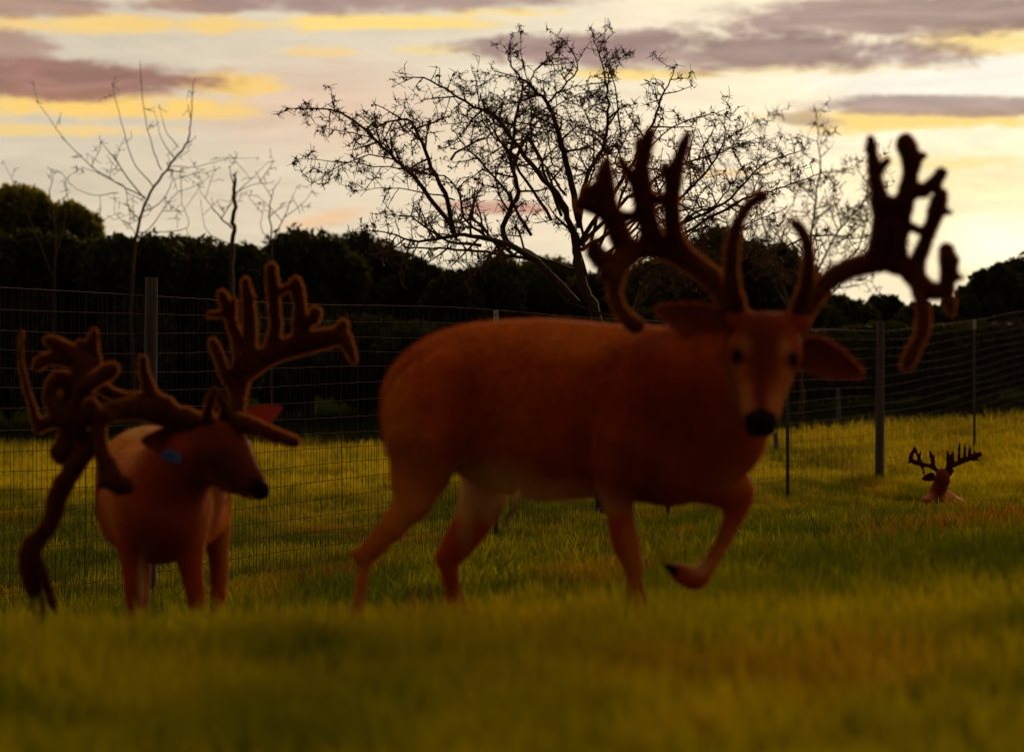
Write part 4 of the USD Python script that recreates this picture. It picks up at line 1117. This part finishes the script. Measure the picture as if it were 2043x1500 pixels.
org = px(330, 855, 12.1)
org[2] = float(ground_z([org[:2]])[0])
deer = thing('deer', org, 'smaller buck at the left with lowered head, clubbed antlers and a blue ear tag', 'deer')
B = Blob()
B.chain([(322, 1020, 11.95, 84), (312, 1005, 12.2, 106), (318, 1000, 12.55, 116), (315, 975, 12.9, 112), (306, 955, 13.1, 96)], 0.06, None, 1.0, 8)
B.chain([(285, 940, 12.9, 84), (265, 935, 13.05, 60)], 0.06)
B.chain([(360, 985, 12.3, 90), (385, 1010, 12.7, 70)], 0.06)
B.chain([(318, 985, 12.0, 82), (350, 940, 11.9, 70), (388, 908, 11.82, 56), (420, 895, 11.78, 46)], 0.06)
gz0 = lambda u, Y: VH - (float(ground_z([((u - UC) / FPX * Y, Y)])[0]) - CAMZ) * FPX / Y
def leg(B, pts, Y, foot):
    g = gz0(foot, Y)
    B.chain([(a, b, Y + dy, r * 0.84) for a, b, dy, r in pts] + [(foot - 2, g - 50, Y, 14), (foot, g - 30, Y, 14), (foot + 2, g - 10, Y - 0.02, 13)], 0.03, None, 1.0, 14)
leg(B, [(272, 1000, 0.1, 60), (262, 1070, 0.02, 36), (264, 1120, 0, 23), (266, 1165, 0, 19), (268, 1210, 0, 15)], 11.95, 270)
leg(B, [(372, 1010, 0.1, 62), (376, 1085, 0.02, 36), (380, 1130, 0, 24), (388, 1170, 0, 20), (392, 1215, 0, 16)], 11.95, 394)
leg(B, [(412, 980, 0, 52), (428, 1050, 0, 34), (434, 1095, 0.04, 22), (437, 1140, 0.08, 19), (434, 1200, 0.06, 15)], 12.85, 434)
leg(B, [(275, 985, 0, 56), (282, 1060, 0, 32), (284, 1110, 0.04, 18), (286, 1150, 0.08, 14), (286, 1200, 0.06, 12)], 12.9, 286)
# head in three-quarter profile
B.chain([(428, 880, 11.78, 46), (446, 896, 11.74, 48), (470, 924, 11.68, 36), (496, 953, 11.62, 24), (514, 974, 11.59, 18)], 0.03, None, 1.0, 9)
B.chain([(432, 925, 11.78, 42), (462, 953, 11.7, 25), (500, 981, 11.62, 13)], 0.04)
B.chain([(470, 880, 11.80, 24), (486, 888, 11.80, 14)], 0.02)
B.chain([(425, 850, 11.80, 24), (430, 842, 11.80, 18)], 0.02)
v, f = B.mesh(0.011, 3)
cols = paint(v, RED, [(240, 885, 50, 50, PALE, 0.7), (285, 858, 46, 18, WHITE, 0.5), (218, 1000, 18, 90, PALE, 0.4), (448, 1050, 14, 110, PALE, 0.6), (330, 1060, 70, 90, DARK, 0.35), (340, 1090, 80, 50, DARK, 0.3), (450, 925, 75, 75, (0.024, 0.005, 0.0012), 0.92), (505, 968, 40, 40, (0.024, 0.005, 0.0012), 0.9), (425, 860, 60, 30, DARK, 0.7), (380, 960, 50, 60, DARK, 0.5), (286, 1160, 12, 60, WHITE, 0.6), (418, 1040, 18, 90, PALE, 0.4), (508, 994, 14, 6, WHITE, 0.7)])  # near-black head patches paint the shade of facing away from the sun
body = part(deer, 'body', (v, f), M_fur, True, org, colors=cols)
fuzz(body, 'coat', v, f, 36000, 0.018, 0.0010, M_hair, rng, np.array([0, 0.5, -0.5]), 0.5, org, cols, None, 0.05)
for (u, w, Y, r) in ((450, 897, 11.655, 9), (491, 886, 11.80, 9)):
    e = trimesh.creation.icosphere(3, r * Y / FPX)
    e.apply_translation(px(u, w, Y))
    part(deer, 'eye', e, M_eye, True, org)
nb = Blob()
nb.chain([(514, 970, 11.57, 15), (524, 976, 11.57, 15)], 0.012)
nb.chain([(518, 984, 11.57, 14), (526, 982, 11.6, 13)], 0.012)
part(deer, 'nose', nb.mesh(0.004, 2), M_nose, True, org)
ev, ef = leaf_ear(px(374, 878, 11.80), px(280, 876, 11.72), (0.1, -1, -0.35), 0.052, 0.5, 16, 11)
ec = paint(ev, (0.12, 0.024, 0.008), [])
p = part(deer, 'ear', (ev, ef), M_fur, True, org, colors=ec)
fuzz(p, 'ear_fringe', ev, ef, 2500, 0.014, 0.0010, M_hair, rng, np.array([-0.5, 0, 0.1]), 0.6, org, ec)
from shapely.geometry import Polygon
tg = trimesh.creation.extrude_polygon(Polygon([(-0.034, 0.010), (-0.010, 0.018), (0.010, 0.018), (0.034, 0.008), (0.036, -0.016), (-0.032, -0.018)]).buffer(0.006), 0.005)
tg.apply_transform(trimesh.transformations.rotation_matrix(math.pi / 2, (1, 0, 0)))
tg.apply_transform(trimesh.transformations.rotation_matrix(math.radians(14), (0, 1, 0)))
tg.apply_transform(trimesh.transformations.rotation_matrix(math.radians(-16), (1, 0, 0)))
tg.apply_translation(px(343, 911, 11.69))
pt = part(deer, 'ear_tag', tg, M_tag, True, org)
st = trimesh.creation.cylinder(0.006, 0.02, sections=12)
st.apply_transform(trimesh.transformations.rotation_matrix(math.pi / 2, (1, 0, 0)))
st.apply_translation(px(343, 905, 11.685))
part(pt, 'tag_stud', st, M_tag, 40, org)
ev, ef = leaf_ear(px(482, 846, 11.90), px(562, 814, 11.98), (-0.3, -1, 0.0), 0.040, 0.4, 14, 9)
ec = paint(ev, (0.28, 0.03, 0.018), [])
p = part(deer, 'ear', (ev, ef), M_fur, True, org, colors=ec)
for fu, fY in ((270, 11.95), (394, 11.95), (434, 12.85), (286, 12.9)):
    hb = Blob()
    g = gz0(fu, fY)
    for s in (-0.011, 0.011):
        a, b = px(fu + 3, g - 14, fY - 0.02) + [s, 0, 0], px(fu + 6, g + 2, fY - 0.06) + [s * 1.3, 0, 0]
        hb.seg(a, b, 0.018, 0.010, 0.004)
    part(deer, 'hoof', hb.mesh(0.004, 1), M_hoof, True, org)
# right antler as seen (upright fan)
A = Blob()
A.chain(ZB((350, 1640, 11.8, 78), (375, 1500, 11.83, 66), (395, 1330, 11.87, 76), (450, 1190, 11.9, 100), (600, 1090, 11.93, 92), (800, 1000, 11.95, 92), (1000, 930, 11.96, 96), (1200, 890, 11.95, 92), (1370, 850, 11.92, 78), (1450, 900, 11.89, 58), (1500, 1010, 11.87, 40), (1530, 1100, 11.86, 26)), 0.02, fine=24)
A.chain(ZB((480, 1110, 11.9, 90), (490, 900, 11.92, 64), (490, 700, 11.92, 58), (475, 520, 11.91, 52), (448, 310, 11.9, 44)), 0.02, fine=9)
A.chain(ZB((480, 470, 11.91, 40), (520, 480, 11.9, 30)), 0.015)
A.chain(ZB((720, 1000, 11.95, 80), (745, 800, 11.96, 56), (740, 600, 11.96, 52), (725, 400, 11.95, 54), (705, 170, 11.93, 54)), 0.02, fine=9)
A.chain(ZB((1010, 880, 11.96, 80), (1000, 700, 11.97, 64), (985, 500, 11.97, 52), (950, 310, 11.96, 54)), 0.02, fine=8)
A.chain(ZB((760, 440, 11.95, 36), (850, 380, 11.95, 30), (930, 340, 11.96, 32)), 0.012)
A.chain(ZB((1060, 720, 11.97, 60), (1130, 680, 11.93, 56), (1150, 620, 11.9, 58)), 0.02)
A.chain(ZB((1390, 800, 11.92, 60), (1420, 750, 11.91, 54)), 0.02)
A.chain(ZB((420, 1120, 11.9, 80), (380, 920, 11.93, 56), (320, 740, 11.95, 52), (260, 560, 11.96, 50), (215, 440, 11.96, 44)), 0.02, fine=9)
A.chain(ZB((270, 620, 11.96, 40), (160, 640, 11.95, 28), (70, 642, 11.95, 22)), 0.015)
A.chain(ZB((310, 640, 11.95, 40), (330, 560, 11.95, 30), (330, 490, 11.95, 26)), 0.015)
A.chain(ZB((370, 1450, 11.85, 64), (270, 1270, 11.85, 50), (190, 1070, 11.86, 44), (120, 910, 11.87, 40)), 0.02, fine=8)
A.chain(ZB((340, 1240, 11.86, 50), (375, 1120, 11.84, 36), (400, 1040, 11.83, 26)), 0.015)
A.chain([(466, 842, 11.76, 18), (500, 848, 11.66, 14), (545, 866, 11.58, 12), (588, 882, 11.52, 10)], 0.02, fine=8)
A.chain([(446, 852, 11.77, 12), (450, 815, 11.72, 8), (432, 778, 11.68, 5)], 0.012)
antler(deer, A, org, 0.0065, 26000, 'raised fan-shaped antler over the head', 0.012)
A = Blob()
A.chain([(412, 858, 11.78, 26), (375, 842, 11.78, 24), (322, 824, 11.76, 23), (285, 815, 11.72, 21), (245, 816, 11.66, 18), (205, 826, 11.6, 16), (180, 838, 11.58, 14)], 0.02, fine=12)
A.chain([(330, 812, 11.76, 20), (296, 800, 11.78, 16), (245, 795, 11.76, 10), (205, 775, 11.74, 11), (186, 760, 11.72, 13)], 0.02, fine=8)
A.chain([(416, 852, 11.75, 16), (414, 825, 11.7, 10), (420, 800, 11.66, 9), (428, 776, 11.62, 5)], 0.015)
A.chain([(310, 812, 11.76, 18), (298, 780, 11.74, 13), (288, 745, 11.72, 9), (285, 716, 11.71, 7)], 0.02)
A.chain([(310, 800, 11.75, 14), (296, 790, 11.74, 12)], 0.02)
A.chain(ZA((860, 840, 11.58, 46), (760, 800, 11.53, 52), (710, 750, 11.48, 62)), 0.015)
A.chain(ZA((700, 700, 11.6, 60), (640, 620, 11.6, 60), (740, 550, 11.55, 62), (830, 490, 11.5, 66), (880, 460, 11.48, 60)), 0.02)
A.chain(ZA((750, 440, 11.66, 40), (725, 330, 11.66, 36), (710, 240, 11.66, 32), (740, 160, 11.66, 28)), 0.02)
A.chain(ZA((770, 400, 11.66, 26), (745, 260, 11.66, 24), (765, 190, 11.66, 14)), 0.02)
A.chain(ZA((670, 560, 11.62, 80), (650, 420, 11.64, 80), (560, 340, 11.66, 66), (450, 270, 11.66, 50), (385, 235, 11.66, 36)), 0.03, fine=9)
A.chain(ZA((640, 300, 11.66, 50), (640, 255, 11.66, 34)), 0.02)
A.chain(ZA((540, 380, 11.66, 70), (420, 370, 11.66, 44), (330, 400, 11.65, 40), (290, 440, 11.64, 34)), 0.02, fine=8)
A.chain(ZA((640, 580, 11.62, 60), (540, 540, 11.64, 44), (460, 530, 11.64, 50), (400, 620, 11.63, 52), (420, 740, 11.62, 60), (500, 820, 11.6, 86), (560, 900, 11.6, 86), (530, 1000, 11.59, 70), (490, 1100, 11.58, 84), (480, 1130, 11.58, 80)), 0.02, fine=18)
A.chain(ZA((650, 640, 11.6, 44), (600, 740, 11.6, 56), (620, 840, 11.6, 80), (720, 830, 11.58, 60)), 0.02, fine=7)
A.chain(ZA((520, 560, 11.66, 50), (560, 640, 11.66, 56), (520, 720, 11.66, 50)), 0.03)
A.chain([(150, 880, 11.60, 14), (166, 868, 11.60, 14), (182, 878, 11.60, 12)], 0.02)
A.chain(ZA((450, 860, 11.61, 60), (360, 880, 11.6, 44), (300, 920, 11.59, 46)), 0.02)
A.chain(ZA((790, 850, 11.58, 50), (785, 960, 11.54, 52), (800, 1100, 11.51, 60), (850, 1240, 11.49, 76), (900, 1340, 11.47, 86), (1000, 1390, 11.46, 62)), 0.015, fine=10)
A.chain(ZA((850, 1330, 11.48, 60), (790, 1375, 11.48, 30)), 0.02)
A.chain([(190, 845, 11.58, 12), (194, 880, 11.57, 11), (172, 905, 11.55, 15)], 0.015)
A.chain([(128, 875, 11.58, 14), (152, 885, 11.57, 8), (165, 905, 11.55, 13)], 0.01)
A.chain([(165, 905, 11.55, 17), (140, 945, 11.54, 18), (114, 990, 11.53, 18), (106, 1030, 11.52, 15), (84, 1068, 11.51, 15), (58, 1098, 11.5, 18), (60, 1145, 11.5, 17), (74, 1195, 11.5, 12), (88, 1250, 11.5, 10), (98, 1290, 11.5, 7)], 0.02, fine=20)
A.chain([(66, 1105, 11.5, 15), (86, 1145, 11.48, 9), (100, 1190, 11.47, 7), (112, 1225, 11.47, 5)], 0.006)
A.chain([(72, 840, 11.59, 8), (64, 810, 11.6, 6), (52, 770, 11.61, 6), (42, 725, 11.62, 4), (43, 660, 11.62, 3)], 0.01)
antler(deer, A, org, 0.0065, 34000, 'lowered clubbed antler with a crooked tine hanging to the grass', 0.011)

# ---- the third deer, lying in the grass far right
Y3 = 36.0
org = px(1880, 1005, Y3)
org[2] = float(ground_z([org[:2]])[0])
deer = thing('deer', org, 'far deer lying low in the grass at the right, only head, back and antlers showing', 'deer')


def Z6(*pts):
    return [(1780 + a / 9.376, 860 + b / 9.376, Y, 1.22 * r / 9.376) for a, b, Y, r in pts]


B = Blob()
B.chain([(1854, 1013, Y3, 24), (1880, 1009, Y3 + 0.3, 30), (1910, 1025, Y3 + 0.9, 32)], 0.08)
B.chain([(1868, 988, Y3, 17), (1876, 968, Y3 - 0.1, 14), (1880, 952, Y3 - 0.15, 12)], 0.05)
B.chain(Z6((930, 800, Y3 - .18, 92), (960, 860, Y3 - .22, 84), (1010, 930, Y3 - .28, 52), (1035, 965, Y3 - .3, 36)), 0.04)
v, f = B.mesh(0.02, 2)
cols = paint(v, (0.13, 0.017, 0.0015), [(1852, 988, 16, 8, (0.36, 0.12, 0.04), 0.9), (1900, 988, 18, 12, (0.36, 0.12, 0.04), 0.8), (1882, 950, 16, 16, DARK, 0.9)])
part(deer, 'body', (v, f), M_fur, True, org, colors=cols)
e = trimesh.creation.icosphere(2, 0.02)
e.apply_translation(px(1886, 951, Y3 - 0.26))
part(deer, 'eye', e, M_eye, True, org)
for bs, tp in (((1866, 949, Y3 - .15), (1838, 955, Y3 - .12)), ((1889, 944, Y3 - .1), (1900, 938, Y3))):
    ev, ef = leaf_ear(px(*bs), px(*tp), (0, -1, -0.2), 0.045, 0.4, 9, 7)
    part(deer, 'ear', (ev, ef), M_fur, True, org, colors=paint(ev, DARK, []))
A = Blob()
Q = Y3 - 0.12
A.chain(Z6((870, 760, Q, 36), (790, 690, Q, 34), (700, 650, Q, 32), (560, 620, Q, 36), (430, 585, Q, 36), (350, 545, Q, 34), (360, 440, Q, 30), (410, 340, Q, 22), (410, 290, Q, 18)), 0.02)
A.chain(Z6((770, 680, Q, 30), (760, 540, Q, 36), (720, 430, Q, 28), (700, 370, Q, 18)), 0.02)
A.chain(Z6((760, 520, Q, 24), (800, 440, Q, 14)), 0.02)
A.chain(Z6((540, 620, Q, 30), (500, 500, Q, 26), (450, 400, Q, 22), (450, 330, Q, 16)), 0.02)
A.chain(Z6((500, 500, Q, 24), (540, 380, Q, 16)), 0.02)
A.chain(Z6((560, 640, Q, 24), (580, 760, Q, 20), (610, 850, Q, 14)), 0.02)
A.chain(Z6((350, 540, Q, 24), (290, 600, Q, 16)), 0.02)
A.chain(Z6((350, 480, Q, 20), (300, 500, Q, 12)), 0.02)
antler(deer, A, org, 0.016, 0)
A = Blob()
A.chain(Z6((1000, 740, Q, 36), (1060, 670, Q, 38), (1180, 620, Q, 38), (1320, 555, Q, 38), (1450, 510, Q, 36), (1560, 470, Q, 38), (1630, 430, Q, 44)), 0.02)
for a, t in ((1255, 230), (1360, 235), (1450, 280), (1530, 350)):
    A.chain(Z6((a - 10, 540, Q, 24), (a, t + 100, Q, 24), (a, t, Q, 18)), 0.02)
A.chain(Z6((1060, 660, Q, 44), (1060, 500, Q, 42), (1035, 400, Q, 20), (1030, 360, Q, 14)), 0.02)
A.chain(Z6((1110, 620, Q, 44), (1110, 500, Q, 40), (1140, 420, Q, 20), (1125, 360, Q, 14)), 0.02)
A.chain(Z6((1550, 490, Q, 26), (1630, 570, Q, 14)), 0.02)
antler(deer, A, org, 0.016, 0)
